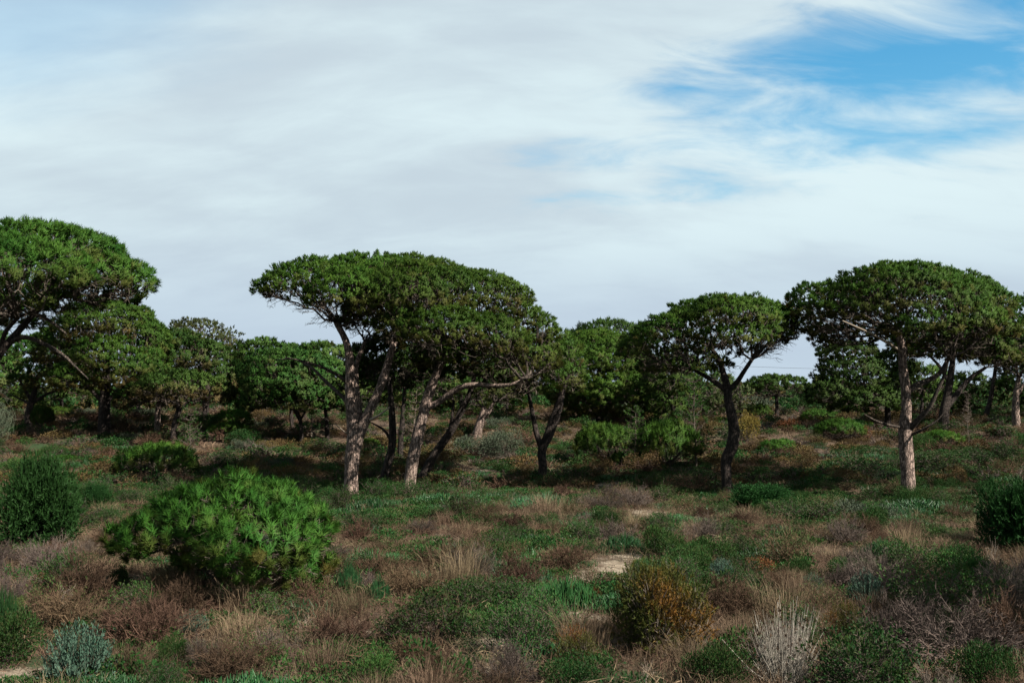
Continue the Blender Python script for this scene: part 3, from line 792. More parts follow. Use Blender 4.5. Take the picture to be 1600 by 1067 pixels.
back_tree('pale forked pine trunk lit behind the grey-green shrub bank', (745, 681),
          [(744, 681, 7), (749, 664, 6.6), (754, 650, 6), (756, 635, 4)], [[(753, 656, 4), (764, 642, 3.4), (772, 628, 2.4)]],
          [(755, 605, 50, 24, 0), (790, 600, 40, 24, 0.5)], 44, bark='bark', dead=60, low=-0.4)
back_tree('dark V-forked pine with leaning right stem and tufted crown', (847, 755),
          [(847, 755, 7.2), (848, 728, 6.6), (847, 703, 6.8), (856, 682, 7.6), (866, 655, 7.6), (875, 628, 6), (880, 600, 4)],
          [[(846, 700, 5), (838, 675, 4.4), (832, 645, 3.6), (826, 615, 2.6)]],
          [(832, 570, 54, 40, 0), (866, 555, 40, 40, 0.3), (880, 594, 32, 32, -0.3), (800, 592, 44, 32, 0), (845, 605, 44, 24, 0.5)], 45, mat='needle', dead=180, dry=1.0, sp=0.36, w=0.03, low=-0.4)
back_tree('big rounded bright green pine dome left of the S-curved pine', (936, 662),
          [(936, 662, 5), (936, 640, 5), (938, 610, 4)], [[(936, 645, 3), (915, 625, 2.4)], [(937, 640, 3), (965, 620, 2.4)]],
          [(934, 570, 82, 52, 0), (985, 598, 48, 50, -0.3), (892, 588, 46, 50, 0), (955, 615, 68, 40, -1.2), (910, 622, 44, 30, 0.5), (985, 628, 44, 26, -0.5)], 46, mat='needle', dry=0.5, low=-0.8, sp=0.27, clump_r=0.22, w=0.040, gap=0.0, kmain=14)
back_tree('distant flat pine dome peeking above the bright green dome', (952, 642),
          [(952, 642, 4), (952, 590, 3.6), (951, 550, 3)], [], [(951, 522, 52, 18, 0), (915, 530, 34, 14, 0), (985, 528, 30, 14, 0)], 47, sp=0.45, clump_r=0.4, L=0.2, w=0.04, low=-0.4)
back_tree('dark column-like pine in shade under the S-curved pine', (1052, 670),
          [(1052, 670, 4), (1052, 640, 3.6), (1052, 610, 3)], [], [(1052, 588, 44, 38, 0), (1045, 625, 34, 30, 0)], 48, dry=0.3, low=-0.8)
back_tree('little umbrella pine far off with thin dark stem', (1214, 655),
          [(1214, 655, 3), (1214, 635, 2.8), (1213, 618, 2.2)], [], [(1212, 603, 44, 15, 0), (1185, 606, 22, 12, 0), (1245, 606, 20, 12, 0)], 49, low=-0.4, dry=0.2)
back_tree('yellow-green young tree glowing behind the S-curved trunk', (1158, 668),
          [(1158, 668, 2), (1157, 640, 1.8), (1156, 600, 1.2)], [], [(1156, 622, 20, 22, 0), (1130, 640, 30, 24, 0.5), (1120, 605, 24, 24, 1)], 50, mat='olive', name='young_tree', gap=0.3, n_tuft=7, dry=0.2, low=-0.9)
back_tree('dark spreading pine with pale upright dead stem left of the straight pine', (1386, 676),
          [(1386, 676, 5.5), (1387, 655, 5), (1386, 630, 4)], [], [(1330, 590, 54, 36, 0), (1370, 605, 46, 40, 0.5), (1300, 614, 38, 24, -0.5), (1325, 552, 46, 15, 0.5), (1350, 628, 56, 24, -0.5), (1390, 580, 36, 30, 1)], 51, dead=260, dry=0.3, low=-0.5,
          limbs=[[(1350, 640, 2.4), (1351, 610, 2.2), (1349, 590, 1.8), (1344, 575, 1.2)]])
back_tree('dark leaning pine behind the straight pine with limbs sweeping up to the right', (1474, 673),
          [(1474, 673, 8), (1475, 645, 7.5), (1481, 615, 6), (1486, 580, 5), (1490, 555, 3.4)],
          [[(1476, 640, 5), (1494, 617, 4.4), (1515, 592, 3.6), (1540, 574, 2.4)], [(1484, 600, 3), (1470, 575, 2.4), (1452, 555, 1.6)]],
          [(1500, 535, 66, 34, 0), (1545, 548, 44, 32, 0), (1450, 535, 54, 28, 0.5)], 52, dead=300, dry=0.9, low=-0.3)
back_tree('thin dark trunk slanting right near the picture edge', (1540, 655),
          [(1538, 655, 4), (1546, 630, 3.6), (1552, 600, 3.2), (1556, 570, 2.4)], [], [(1555, 545, 38, 30, 0), (1575, 560, 34, 28, 0)], 53, dead=60, dry=0.9, low=-0.3)
back_tree('pine with patchy pale trunk at the right picture edge', (1588, 664),
          [(1588, 664, 6), (1587, 640, 5.6), (1588, 615, 4.6), (1592, 590, 3)], [[(1588, 620, 3), (1600, 600, 2)]], [(1590, 555, 44, 36, 0), (1625, 560, 50, 40, 0)], 54, bark='bark', dead=200, dry=0.9, low=-0.4)
t = Tree('umbrella_pine', 'umbrella pine mostly outside the right picture edge, only its crown tip showing', (1672, 772), LINE, 16)
t.stems(([(1672, 772, 11), (1670, 700, 10), (1672, 630, 8), (1670, 570, 6), (1666, 540, 4.4)], True), [])
t.crown([(1670, 505, 110, 50, 0), (1612, 512, 56, 48, 0), (1730, 515, 90, 45, 0), (1610, 545, 44, 30, 0)], kmain=16, dead=120, sp=0.40, clump_r=0.28, w=0.035)

# more pines along the dune crest, each on its own
for i, (px, py, top, hw, sd) in enumerate([(392, 652, 566, 44, 61), (575, 650, 572, 40, 62), (655, 648, 578, 46, 63), (720, 652, 574, 50, 64), (792, 650, 580, 38, 65), (1022, 648, 572, 40, 66),
                                           (1100, 650, 578, 44, 67), (1302, 642, 590, 30, 68), (1440, 650, 572, 44, 69), (1508, 646, 585, 34, 70), (1625, 650, 560, 60, 71), (95, 650, 572, 48, 72), (215, 652, 570, 46, 73), (-20, 652, 560, 56, 74)]):
    lab = ['far pine on the dune crest left of the dark shaded pines', 'far pine seen between the twin stems of the middle pine', 'far pine seen right behind the leaning pale trunk', 'far pine seen above the slanting dark trunk',
           'far pine left of the V-forked pine', 'far pine right of the bright green dome', 'far pine behind the thin pale sapling', 'small far pine right of the little umbrella pine', 'far pine just right of the straight pine',
           'far pine below the sweeping limbs near the right edge', 'far pine cut by the right picture edge', 'far pine between the low forked pine and the thick dark trunk', 'far pine right of the thick dark trunk', 'far pine cut by the left picture edge'][i]
    h = py - top
    back_tree(lab, (px, py), [(px, py, 3), (px + 1, py - h * 0.3, 2.6), (px, py - h * 0.55, 2)], [],
              [(px, top + h * 0.36, hw, h * 0.36, 0), (px - hw * 0.5, top + h * 0.5, hw * 0.6, h * 0.3, 0.5), (px + hw * 0.55, top + h * 0.48, hw * 0.55, h * 0.32, -0.5), (px + hw * 0.1, top + h * 0.62, hw * 0.8, h * 0.25, 0)],
              sd, sp=0.62, clump_r=0.5, n_tuft=14, n_needle=9, L=0.24, w=0.075, kmain=6, dead=10, twig_r=0.02, low=-0.8, dry=0.4, group='far pines on the dune crest')
# the pine just right of the frame that shades the near right corner
t = Tree('umbrella_pine', 'umbrella pine outside the frame on the right that shades the near scrub', (2400, 1100), LINE, 17, Y=12.5)
t.base[0] = 15.6; t.base[2] = float(height(15.6, 12.5)); t.root.location = tuple(t.base)
t.w = lambda px, py, dy=0.0: np.array([px, dy, py], float)
t.k = 1.0
mb = MB(); mb.add(stem_tube(np.array([[0, 0, -0.2], [0.1, 0, 2.0], [0.0, 0.2, 4.2], [0.1, 0.1, 5.4]]), np.array([0.26, 0.23, 0.2, 0.12]), t.rng, flare=0.2))
link('trunk', mb.mesh('trunk', [M['bark']], True), t.root); t.tips = [np.array([0.1, 0.1, 5.4])]; t.tip_r = 0.12
F_KEEP = F_PX; t.Y = F_PX
t.crown([(0, 6.4, 3.2, 1.2, 0, 3.4), (-1.2, 6.2, 1.8, 1.0, 1.2, 2.0)], kmain=14, dead=20, sp=0.5, clump_r=0.4, n_tuft=16, n_needle=10, w=0.05, L=0.18)

# a far wood along the dune crest, one mass
def instance_stuff(name, label, cat, protos, pts, rot, scl, idx):
    me = bpy.data.meshes.new(name)
    n = len(pts)
    me.vertices.add(n); me.vertices.foreach_set('co', np.asarray(pts, np.float32).ravel())
    for nm, ty, arr in (('rot', 'FLOAT_VECTOR', rot), ('scl', 'FLOAT_VECTOR', scl)):
        a = me.attributes.new(nm, ty, 'POINT'); a.data.foreach_set('vector', np.asarray(arr, np.float32).ravel())
    a = me.attributes.new('pick', 'INT', 'POINT'); a.data.foreach_set('value', np.asarray(idx, np.int32))
    o = link(name, me)
    tag(o, label, cat, kind='stuff')
    src = bpy.data.collections.new(name + '_forms')
    for i, pm in enumerate(protos):
        src.objects.link(bpy.data.objects.new('%s_form_%02d' % (name, i), pm))
    ng = bpy.data.node_groups.new(name, 'GeometryNodeTree')
    ng.interface.new_socket('Geometry', in_out='INPUT', socket_type='NodeSocketGeometry')
    ng.interface.new_socket('Geometry', in_out='OUTPUT', socket_type='NodeSocketGeometry')
    N, L = ng.nodes, ng.links
    gi, go = N.new('NodeGroupInput'), N.new('NodeGroupOutput')
    ci = N.new('GeometryNodeCollectionInfo'); ci.inputs['Collection'].default_value = src
    ci.inputs['Separate Children'].default_value = True; ci.inputs['Reset Children'].default_value = True
    ip = N.new('GeometryNodeInstanceOnPoints'); ip.inputs['Pick Instance'].default_value = True
    L.new(gi.outputs[0], ip.inputs['Points']); L.new(ci.outputs[0], ip.inputs['Instance'])
    for nm, dt, sock in (('rot', 'FLOAT_VECTOR', 'Rotation'), ('scl', 'FLOAT_VECTOR', 'Scale'), ('pick', 'INT', 'Instance Index')):
        na = N.new('GeometryNodeInputNamedAttribute'); na.data_type = dt; na.inputs['Name'].default_value = nm
        L.new(na.outputs['Attribute'], ip.inputs[sock])
    L.new(ip.outputs[0], go.inputs[0])
    md = o.modifiers.new('forms', 'NODES'); md.node_group = ng
    return o

# ------------------------------------------------------------------ shrub forms (unit radius about 1, standing on z = 0)
def dome_dirs(n, rng, low=0.05, flat=1.0):
    d = nrm(rng.normal(0, 1, (n, 3)) * np.array([1, 1, flat])); d[:, 2] = np.abs(d[:, 2]) + low
    return nrm(d)

def twig_bush(seed, mat, n_stem=44, n_sub=12, n_fine=5, w=0.012, h=0.9, spread=1.0, leaf=None, n_leaf=0, leaf_l=0.06, leaf_w=0.03, curl=0.25, dry=0.0):
    rng = np.random.default_rng(seed); mb = MB()
    d = dome_dirs(n_stem, rng, 0.15)
    b = rng.normal(0, 0.12, (n_stem, 3)) * np.array([1, 1, 0]) * spread
    e = d * np.array([spread, spread, h]) * rng.uniform(0.7, 1.02, (n_stem, 1)) + b
    m = (b + e) * 0.5 + np.array([0, 0, 0.12]) + rng.normal(0, 0.07, (n_stem, 3))
    mb.add(blades(b, m, e, w * 1.7, rng), 0)
    si = np.repeat(np.arange(n_stem), n_sub); t = rng.uniform(0.3, 1.0, (len(si), 1))
    s = (1 - t) ** 2 * b[si] + 2 * t * (1 - t) * m[si] + t * t * e[si]
    dir_ = nrm(e[si] - b[si] + rng.normal(0, 0.42, (len(si), 3)) + np.array([0, 0, 0.12]))
    e2 = s + dir_ * rng.uniform(0.15, 0.4, (len(si), 1)); m2 = (s + e2) / 2 + rng.normal(0, 0.03, e2.shape)
    mb.add(blades(s, m2, e2, w, rng), 0)
    fi = np.repeat(np.arange(len(si)), n_fine); t = rng.uniform(0.3, 1.0, (len(fi), 1))
    s3 = s[fi] * (1 - t) + e2[fi] * t
    d3 = nrm(dir_[fi] + rng.normal(0, curl * 2, (len(fi), 3)))
    e3 = s3 + d3 * rng.uniform(0.06, 0.17, (len(fi), 1))
    mb.add(blades(s3, (s3 + e3) / 2 + rng.normal(0, 0.015, e3.shape), e3, w * 0.8, rng), 0)
    mats = [mat]
    if leaf is not None:
        mats.append(leaf)
        k = rng.integers(0, len(e3), n_leaf)
        q = e3[k] + rng.normal(0, 0.035, (n_leaf, 3))
        dd = nrm(d3[k] + rng.normal(0, 0.6, (n_leaf, 3)))
        mb.add(leaves(q, dd, rng.normal(0, 1, (n_leaf, 3)) + np.array([0, 0, 1.0]), rng.uniform(0.6, 1.2, n_leaf) * leaf_l, leaf_w), 1, np.clip(rng.normal(dry, 0.2, n_leaf), 0, 1).repeat(4) + 1e-4)
    for v in mb.V: v[:, 2] = np.maximum(v[:, 2], -0.03)
    return mb.mesh('twig_bush', mats)

def leafy_dome(seed, leaf, n=5200, leaf_l=0.055, leaf_w=0.028, h=0.75, lumps=9, twig=None, skirt=0.15, up=0.5, dry=0.0, n_twig=120):
    rng = np.random.default_rng(seed); mb = MB()
    lc = np.stack([rng.uniform(-0.6, 0.6, lumps), rng.uniform(-0.6, 0.6, lumps), rng.uniform(0.2, 0.55, lumps) * h], 1)
    lr = rng.uniform(0.32, 0.52, lumps)
    li = rng.integers(0, lumps, n)
    d = nrm(rng.normal(0, 1, (n, 3)) + np.array([0, 0, 0.35]))
    p = lc[li] + d * lr[li][:, None] * rng.uniform(0.6, 1.05, (n, 1)) * np.array([1, 1, h])
    ok = (p[:, 2] > 0.02)
    p, d = p[ok], d[ok]
    dd = nrm(d + np.array([0, 0, up]) + rng.normal(0, 0.5, p.shape))
    mb.add(leaves(p, dd, d + rng.normal(0, 0.6, p.shape), rng.uniform(0.6, 1.25, len(p)) * leaf_l, leaf_w), 0, np.clip(rng.normal(dry, 0.25, len(p)), 0, 1).repeat(4) + 1e-4)
    k = rng.integers(0, len(p), n_twig)
    b = np.zeros((n_twig, 3)) + rng.normal(0, 0.15, (n_twig, 3)) * np.array([1, 1, 0])
    mb.add(blades(b, (b + p[k]) / 2 + rng.normal(0, 0.06, (n_twig, 3)), p[k], 0.014, rng), 1)
    return mb.mesh('leafy_dome', [leaf, twig or M['twig']])

def grass_tuft(seed, mat, n=170, h=0.6, lean=0.55, w=0.010, droop=0.3, r=0.35):
    rng = np.random.default_rng(seed); mb = MB()
    b = rng.normal(0, r * 0.5, (n, 3)) * np.array([1, 1, 0])
    out = nrm(b + rng.normal(0, 0.25, (n, 3)) * np.array([1, 1, 0])) * rng.uniform(0.1, 1, (n, 1)) * lean
    L = rng.uniform(0.45, 1.1, (n, 1)) * h
    m = b + (out * 0.45 + np.array([0, 0, 0.62])) * L
    e = b + (out * 1.1 + np.array([0, 0, 1.0]) - np.array([0, 0, droop]) * rng.random((n, 1))) * L
    mb.add(blades(b, m, e, w, rng), 0)
    return mb.mesh('grass_tuft', [mat])

def tangle_mat(seed, mat, n=260, w=0.010, h=0.35, r=0.9):
    """low tangled mat of criss-crossing dead stems"""
    rng = np.random.default_rng(seed); mb = MB()
    a = rng.uniform(0, 6.28, n); rr = np.sqrt(rng.random(n)) * r
    b = np.stack([np.cos(a) * rr, np.sin(a) * rr, rng.uniform(0, 0.3, n) * h], 1)
    d = nrm(np.stack([rng.normal(0, 1, n), rng.normal(0, 1, n), rng.uniform(0.15, 1.3, n)], 1))
    L = rng.uniform(0.18, 0.55, (n, 1))
    e = b + d * L; e[:, 2] = np.minimum(e[:, 2], h * (1.25 - 0.8 * (np.hypot(e[:, 0], e[:, 1]) / (r * 1.2)) ** 2) + 0.05)
    m = (b + e) / 2 + rng.normal(0, 0.05, (n, 3)); m[:, 2] = np.abs(m[:, 2])
    mb.add(blades(b, m, e, w, rng), 0)
    s = m + (e - m) * rng.random((n, 1)); e2 = s + nrm(d + rng.normal(0, 0.8, (n, 3))) * 0.14
    mb.add(blades(s, (s + e2) / 2, e2, w * 0.8, rng), 0)
    return mb.mesh('tangle', [mat])

def silver_bush(seed, mat, n_stem=230, n_leaf=24, h=0.85):
    rng = np.random.default_rng(seed); mb = MB()
    d = dome_dirs(n_stem, rng, 0.1)
    b = d * np.array([0.45, 0.45, 0.05]) * rng.uniform(0.2, 1, (n_stem, 1))
    e = d * np.array([0.95, 0.95, h]) * rng.uniform(0.8, 1.05, (n_stem, 1)) + np.array([0, 0, 0.08])
    m = (b + e) / 2 + d * np.array([0.12, 0.12, -0.04])
    mb.add(blades(b, m, e, 0.012, rng), 1)
    si = np.repeat(np.arange(n_stem), n_leaf); t = rng.uniform(0.35, 1.02, (len(si), 1))
    p = (1 - t) ** 2 * b[si] + 2 * t * (1 - t) * m[si] + t * t * e[si]
    ax = nrm(e[si] - m[si]); pr = nrm(np.cross(ax, rng.normal(0, 1, p.shape)))
    mb.add(leaves(p, nrm(ax * 0.8 + pr * 0.7), pr, rng.uniform(0.05, 0.10, len(p)), 0.030), 0)
    return mb.mesh('silver_bush', [mat, M['twig']])

def succulent_patch(seed, n=820, h=0.15, r=0.95, dome=0.22, thick=0.016):
    """mound of upright fleshy finger leaves"""
    rng = np.random.default_rng(seed); mb = MB()
    a = rng.uniform(0, 6.28, n); rr = np.sqrt(rng.random(n)) * r * (1 + 0.16 * np.sin(3 * a + seed) + 0.09 * np.sin(7 * a))
    lump = 0.5 + 0.5 * np.sin(rr * np.cos(a) * 6 + seed) * np.cos(rr * np.sin(a) * 5.2)
    b = np.stack([np.cos(a) * rr, np.sin(a) * rr, dome * np.clip(1 - (rr / r) ** 2, 0, 1) * (0.55 + 0.6 * lump) + rng.uniform(-0.03, 0.03, n)], 1)
    o = np.stack([np.cos(a), np.sin(a), 0 * a], 1)
    L = rng.uniform(0.6, 1.25, (n, 1)) * h
    d = nrm(o * 0.35 + rng.normal(0, 0.42, (n, 3)) + np.array([0, 0, 1.0]))
    e = b + d * L; m = b + d * L * 0.5 + o * 0.03
    mb.add(bez_tubes(b, m, e, thick, thick * 0.35, 2, 3, rng), 0, np.clip(np.repeat(rng.normal(-0.1, 0.16, n), 9), 0, 1) + 1e-4)
    return mb.mesh('succulent_patch', [M['succulent']])

def spray_bush(seed, mat, n=520, k=16, h=1.0, L=0.05, w=0.016, lumps=10, spray=0.26, core=0.45, orange=0.0):
    """dense bush of scaly upright sprays"""
    rng = np.random.default_rng(seed); mb = MB()
    lc = np.stack([rng.uniform(-0.55, 0.55, lumps), rng.uniform(-0.55, 0.55, lumps), rng.uniform(0.25, 0.72, lumps) * h], 1)
    lc[:, :2] *= (1.15 - lc[:, 2:3] / h * 0.6)
    lr = rng.uniform(0.28, 0.46, lumps)
    li = rng.integers(0, lumps, n)
    d = nrm(rng.normal(0, 1, (n, 3)) + np.array([0, 0, 0.2]))
    p = lc[li] + d * lr[li][:, None] * rng.uniform(core, 1.0, (n, 1))
    p[:, 2] = np.maximum(p[:, 2], 0.05)
    sd = nrm(d * 0.75 + np.array([0, 0, 0.6]) + rng.normal(0, 0.38, (n, 3)))
    mb.add(blades(p - sd * 0.1, p, p + sd * spray, 0.010, rng), 0 if orange < -5 else 1)
    ti = np.repeat(np.arange(n), k); t = rng.uniform(-0.1, 1.0, (len(ti), 1))
    q = p[ti] + sd[ti] * spray * t
    dd = nrm(sd[ti] + rng.normal(0, 0.55, q.shape))
    dry = np.clip(0.25 + 0.9 * vnoise(p * 4.2, 1.0, seed) + 0.55 * p[:, 0] - 0.5 * (p[:, 2] - 0.55) + orange + rng.normal(0, 0.2, n), 0, 1) * (1 if orange > -5 else 0)
    mb.add(needles(q, dd, rng.uniform(0.7, 1.3, len(q)) * L, w, rng), 0, np.repeat(dry[ti], 3) + 1e-4)
    ns = 40
    b = rng.normal(0, 0.1, (ns, 3)) * np.array([1, 1, 0]); e = p[rng.integers(0, n, ns)]
    mb.add(bez_tubes(b, (b + e) / 2 + rng.normal(0, 0.06, (ns, 3)), e, 0.014, 0.005, 3, 3, rng), 1)
    return mb.mesh('spray_bush', [mat, M['twig']])

def pine_dome(seed, mat=None, n_needle=12, L=0.12, w=0.02, skirt=True):
    """young bushy pine, wide low dome with a bare twiggy skirt"""
    rng = np.random.default_rng(seed); mb = MB()
    lob = [(np.array([0, 0, 0.42]), np.array([0.95, 0.95, 0.36])), (np.array([0.35, 0.1, 0.5]), np.array([0.5, 0.5, 0.33])), (np.array([-0.4, -0.1, 0.44]), np.array([0.5, 0.5, 0.32]))]
    C, Nn, D, _ = crown_clumps(lob, 0.17, rng, -0.25, 0.08)
    foliage(mb, C, Nn, D, rng, 0.12, 7, n_needle, L, w, mat=0, dry_amt=0.9)
    branch_tree(mb, [np.array([0, 0, 0.12])], C, rng, 0.035, 9, 5, 0.007, 0.10, 70, mat_branch=1, mat_twig=2, dead_len=0.3)
    return mb.mesh('pine_dome', [mat or M['needle'], M['branch'], M['twig']])

def dead_snag(seed, n=7, h=1.0, spread=0.5, mat=None):
    rng = np.random.default_rng(seed); mb = MB()
    for i in range(n):
        d = nrm(np.array([rng.normal(0, spread), rng.normal(0, spread), 1.0])); b = rng.normal(0, 0.05, 3) * np.array([1, 1, 0]); e = b + d * h * rng.uniform(0.6, 1)
        m = (b + e) / 2 + rng.normal(0, 0.09, 3)
        mb.add(bez_tubes(b, m, e, 0.011, 0.004, 5, 4, rng, 0.03))
        for _ in range(6):
            t = rng.uniform(0.3, 0.95); s = (1 - t) ** 2 * b + 2 * t * (1 - t) * m + t * t * e
            e2 = s + nrm(d + rng.normal(0, 0.6, 3)) * rng.uniform(0.12, 0.36) * h; m2 = (s + e2) / 2 + rng.normal(0, 0.03, 3)
            mb.add(bez_tubes(s, m2, e2, 0.006, 0.002, 3, 3, rng, 0.04))
            for _ in range(2):
                e3 = e2 + nrm(e2 - s + rng.normal(0, 0.1, 3)) * 0.0 + nrm(d + rng.normal(0, 0.8, 3)) * rng.uniform(0.06, 0.16) * h
                s3 = m2 + (e2 - m2) * rng.random()
                mb.add(bez_tubes(s3, (s3 + e3) / 2, e3, 0.005, 0.002, 2, 3, rng))
    return mb.mesh('dead_snag', [mat or M['palewood']])

def stalk_clump(seed, n=300, h=1.0):
    rng = np.random.default_rng(seed); mb = MB()
    a = rng.uniform(0, 6.28, n); rr = np.sqrt(rng.random(n)) * 0.38
    b = np.stack([np.cos(a) * rr * 0.8, np.sin(a) * rr * 0.8, 0 * a], 1)
    e = np.stack([np.cos(a) * rr * 1.9, np.sin(a) * rr * 1.9, rng.uniform(0.35, 1.0, n) * h], 1) + rng.normal(0, 0.06, (n, 3))
    out = rng.random(n) < 0.12
    e[out] = e[out] * np.array([2.0, 2.0, 0.8])
    m = (b + e) / 2 + rng.normal(0, 0.015, (n, 3))
    mb.add(bez_tubes(b, m, e, 0.0055, 0.003, 3, 3, rng, 0.012), 0)
    k = 3200                                                     # short dead leaves still clinging low on the stalks
    i = rng.integers(0, n, k); t = rng.beta(1.2, 2.0, (k, 1))
    s = b[i] * (1 - t) + e[i] * t
    d = nrm(rng.normal(0, 0.8, (k, 3)) + np.array([0, 0, 0.5]))
    mb.add(needles(s, d, rng.uniform(0.03, 0.09, k), 0.009, rng), 0)
    hd = rng.random(n) < 0.45                                   # a few dark seed heads
    q = e[hd]
    for _ in range(8):
        mb.add(leaves(q, nrm(rng.normal(0, 1, q.shape) + np.array([0, 0, .3])), rng.normal(0, 1, q.shape), 0.035, 0.02), 1)
    return mb.mesh('stalk_clump', [M['stalk'], M['heath']])

def globe_tangle(seed, n=330):
    rng = np.random.default_rng(seed); mb = MB()
    d = nrm(rng.normal(0, 1, (n, 3))); ax = nrm(np.cross(d, rng.normal(0, 1, (n, 3))))
    r = rng.uniform(0.45, 1.1, (n, 1)); c = np.array([0, 0, 0.95])
    def pt(ang): return c + (d * math.cos(ang) + ax * math.sin(ang)) * r * np.array([1, 1, 0.95])
    p0, p1, p2 = pt(-0.6), pt(0) * 1.0, pt(0.6)
    p1 = c + (p1 - c) * 1.25
    mb.add(bez_tubes(p0, p1, p2, 0.010, 0.006, 6, 3, rng, 0.04), 0)
    b = np.zeros((40, 3)) + rng.normal(0, 0.1, (40, 3)) * np.array([1, 1, 0]); e = p0[:40]
    mb.add(bez_tubes(b, (b + e) / 2, e, 0.014, 0.008, 3, 3, rng), 0)
    V = mb.V
    for v in V: v[:, 2] = np.maximum(v[:, 2], 0.0)
    return mb.mesh('globe_tangle', [M['greyleaf']])

def sapling_parts(seed, h=1.0, whorls=9, needle='needle_far', bark='twig', tufts=True, spread=0.28):
    rng = np.random.default_rng(seed)
    tm = MB(); wob = np.cumsum(rng.normal(0, 0.008, (10, 2)), axis=0)
    z = np.linspace(-0.02, h, 10); pts = np.stack([wob[:, 0], wob[:, 1], z], 1)
    tm.add(stem_tube(pts, np.linspace(0.012, 0.004, 10), rng, 0.05, 7))
    br = MB(); tips = []; dirs = []
    for i in range(whorls):
        zz = h * (0.22 + 0.76 * i / (whorls - 1)); c = np.array([np.interp(zz, z, pts[:, 0]), np.interp(zz, z, pts[:, 1]), zz])
        L = spread * (1.15 - 0.75 * zz / h)
        for k in range(6):
            a = rng.uniform(0, 6.28); d = nrm(np.array([math.cos(a), math.sin(a), rng.uniform(0.2, 0.8)])); e = c + d * L * rng.uniform(0.6, 1.1)
            br.add(bez_tubes(c, (c + e) / 2 - np.array([0, 0, 0.015]), e, 0.005, 0.002, 4, 3, rng, 0.03))
            for t in (0.5, 0.75, 1.0):
                q = c + (e - c) * t + rng.normal(0, 0.01, 3)
                e2 = q + nrm(d + rng.normal(0, 0.6, 3)) * 0.06
                br.add(bez_tubes(q, (q + e2) / 2, e2, 0.003, 0.0015, 2, 3, rng)); tips.append(e2); dirs.append(nrm(d + np.array([0, 0, 0.5])))
    parts = [('trunk', tm.mesh('sapling_trunk', [M[bark]], True)), ('branches', br.mesh('sapling_branches', [M['twig']], True))]
    if tufts:
        cm = MB(); T = np.array(tips); Dn = np.array(dirs); k = 12; ti = np.repeat(np.arange(len(T)), k)
        dd = nrm(Dn[ti] + rng.normal(0, 0.7, (len(ti), 3)))
        cm.add(needles(T[ti] - Dn[ti] * 0.02, dd, rng.uniform(0.03, 0.06, len(ti)), 0.007, rng), 0)
        parts.append(('crown', cm.mesh('sapling_crown', [M[needle]])))
    return parts

# ------------------------------------------------------------------ shared forms
FORM = {}
FORM['heath'] = [twig_bush(100 + i, M['heath'], h=0.8, w=0.013) for i in range(4)]
FORM['heath_grey'] = [twig_bush(110 + i, M['heath_grey'], h=0.85, w=0.012) for i in range(3)]
FORM['green_heath'] = [twig_bush(120 + i, M['heath_grey'], n_stem=30, n_sub=9, n_fine=3, leaf=M['leaf'], n_leaf=3600, leaf_l=0.06, leaf_w=0.03, h=0.8, dry=0.1) for i in range(4)]
FORM['half_heath'] = [twig_bush(130 + i, M['heath'], n_stem=30, n_sub=9, n_fine=3, leaf=M['leaf'], n_leaf=900, leaf_l=0.06, leaf_w=0.026, h=0.7, dry=0.35) for i in range(3)]
FORM['leafy'] = [leafy_dome(140 + i, M['leaf'], dry=0.05) for i in range(4)]
FORM['lime'] = [leafy_dome(150 + i, M['leaf_lime'], n=3200, leaf_l=0.055, leaf_w=0.034) for i in range(2)]
FORM['grey'] = [leafy_dome(155 + i, M['greyleaf'], n=2600, leaf_l=0.07, leaf_w=0.028, up=0.9) for i in range(3)]
FORM['silver'] = [silver_bush(160 + i, M['silver']) for i in range(3)]
FORM['succulent'] = [succulent_patch(170 + i) for i in range(4)]
FORM['cushion'] = [leafy_dome(180 + i, M['cushion'], n=2800, leaf_l=0.06, leaf_w=0.024, h=0.8) for i in range(3)]
FORM['rust'] = [leafy_dome(185 + i, M['rust'], n=1300, leaf_l=0.08, leaf_w=0.04, h=0.6) for i in range(2)]
FORM['pine_dome'] = [pine_dome(190 + i) for i in range(3)]
FORM['dark'] = [spray_bush(200 + i, M['leaf_dark'], n=2300, k=15, L=0.06, w=0.022, lumps=30, spray=0.17, core=0.55, orange=-9) for i in range(2)]
FORM['tussock'] = [grass_tuft(210 + i, M['straw'], n=420, w=0.009, h=0.75, r=0.5, lean=0.8) for i in range(4)]
FORM['yellow'] = [leafy_dome(220 + i, M['yellow'], n=1500, leaf_l=0.10, leaf_w=0.05, h=1.1) for i in range(2)]
FORM['snag'] = [dead_snag(230 + i) for i in range(3)]
FORM['tangle'] = [tangle_mat(240 + i, M['straw']) for i in range(4)]

rs = np.random.default_rng(77)
COUNT = {}
def put(kind, name, label, cat, px, py, wpx, hpx=None, group=None, rot=None, sink=0.03, p=None):
    b = G(px, py) if p is None else np.array(p, float)
    k = b[1] / F_PX
    forms = FORM[kind]; i = COUNT.get(kind, 0); COUNT[kind] = i + 1
    me = forms[i % len(forms)]
    o = link(name, me, None, b - np.array([0, 0, sink]))
    sx = wpx * 0.5 * k
    dz = max(v[2] for v in me_box(me))
    sz = (hpx * k / dz) if hpx else sx * rs.uniform(0.8, 1.1)
    o.scale = (sx, sx * rs.uniform(0.85, 1.1), sz)
    o.rotation_euler = (0, 0, rs.uniform(0, 6.28) if rot is None else rot)
    if label: tag(o, label, cat, group)
    return o
_box = {}
def me_box(me):
    if me.name not in _box:
        co = np.zeros(len(me.vertices) * 3, np.float32); me.vertices.foreach_get('co', co)
        co = co.reshape(-1, 3); _box[me.name] = [co.min(0), np.quantile(co, 0.995, axis=0)]
    return _box[me.name]

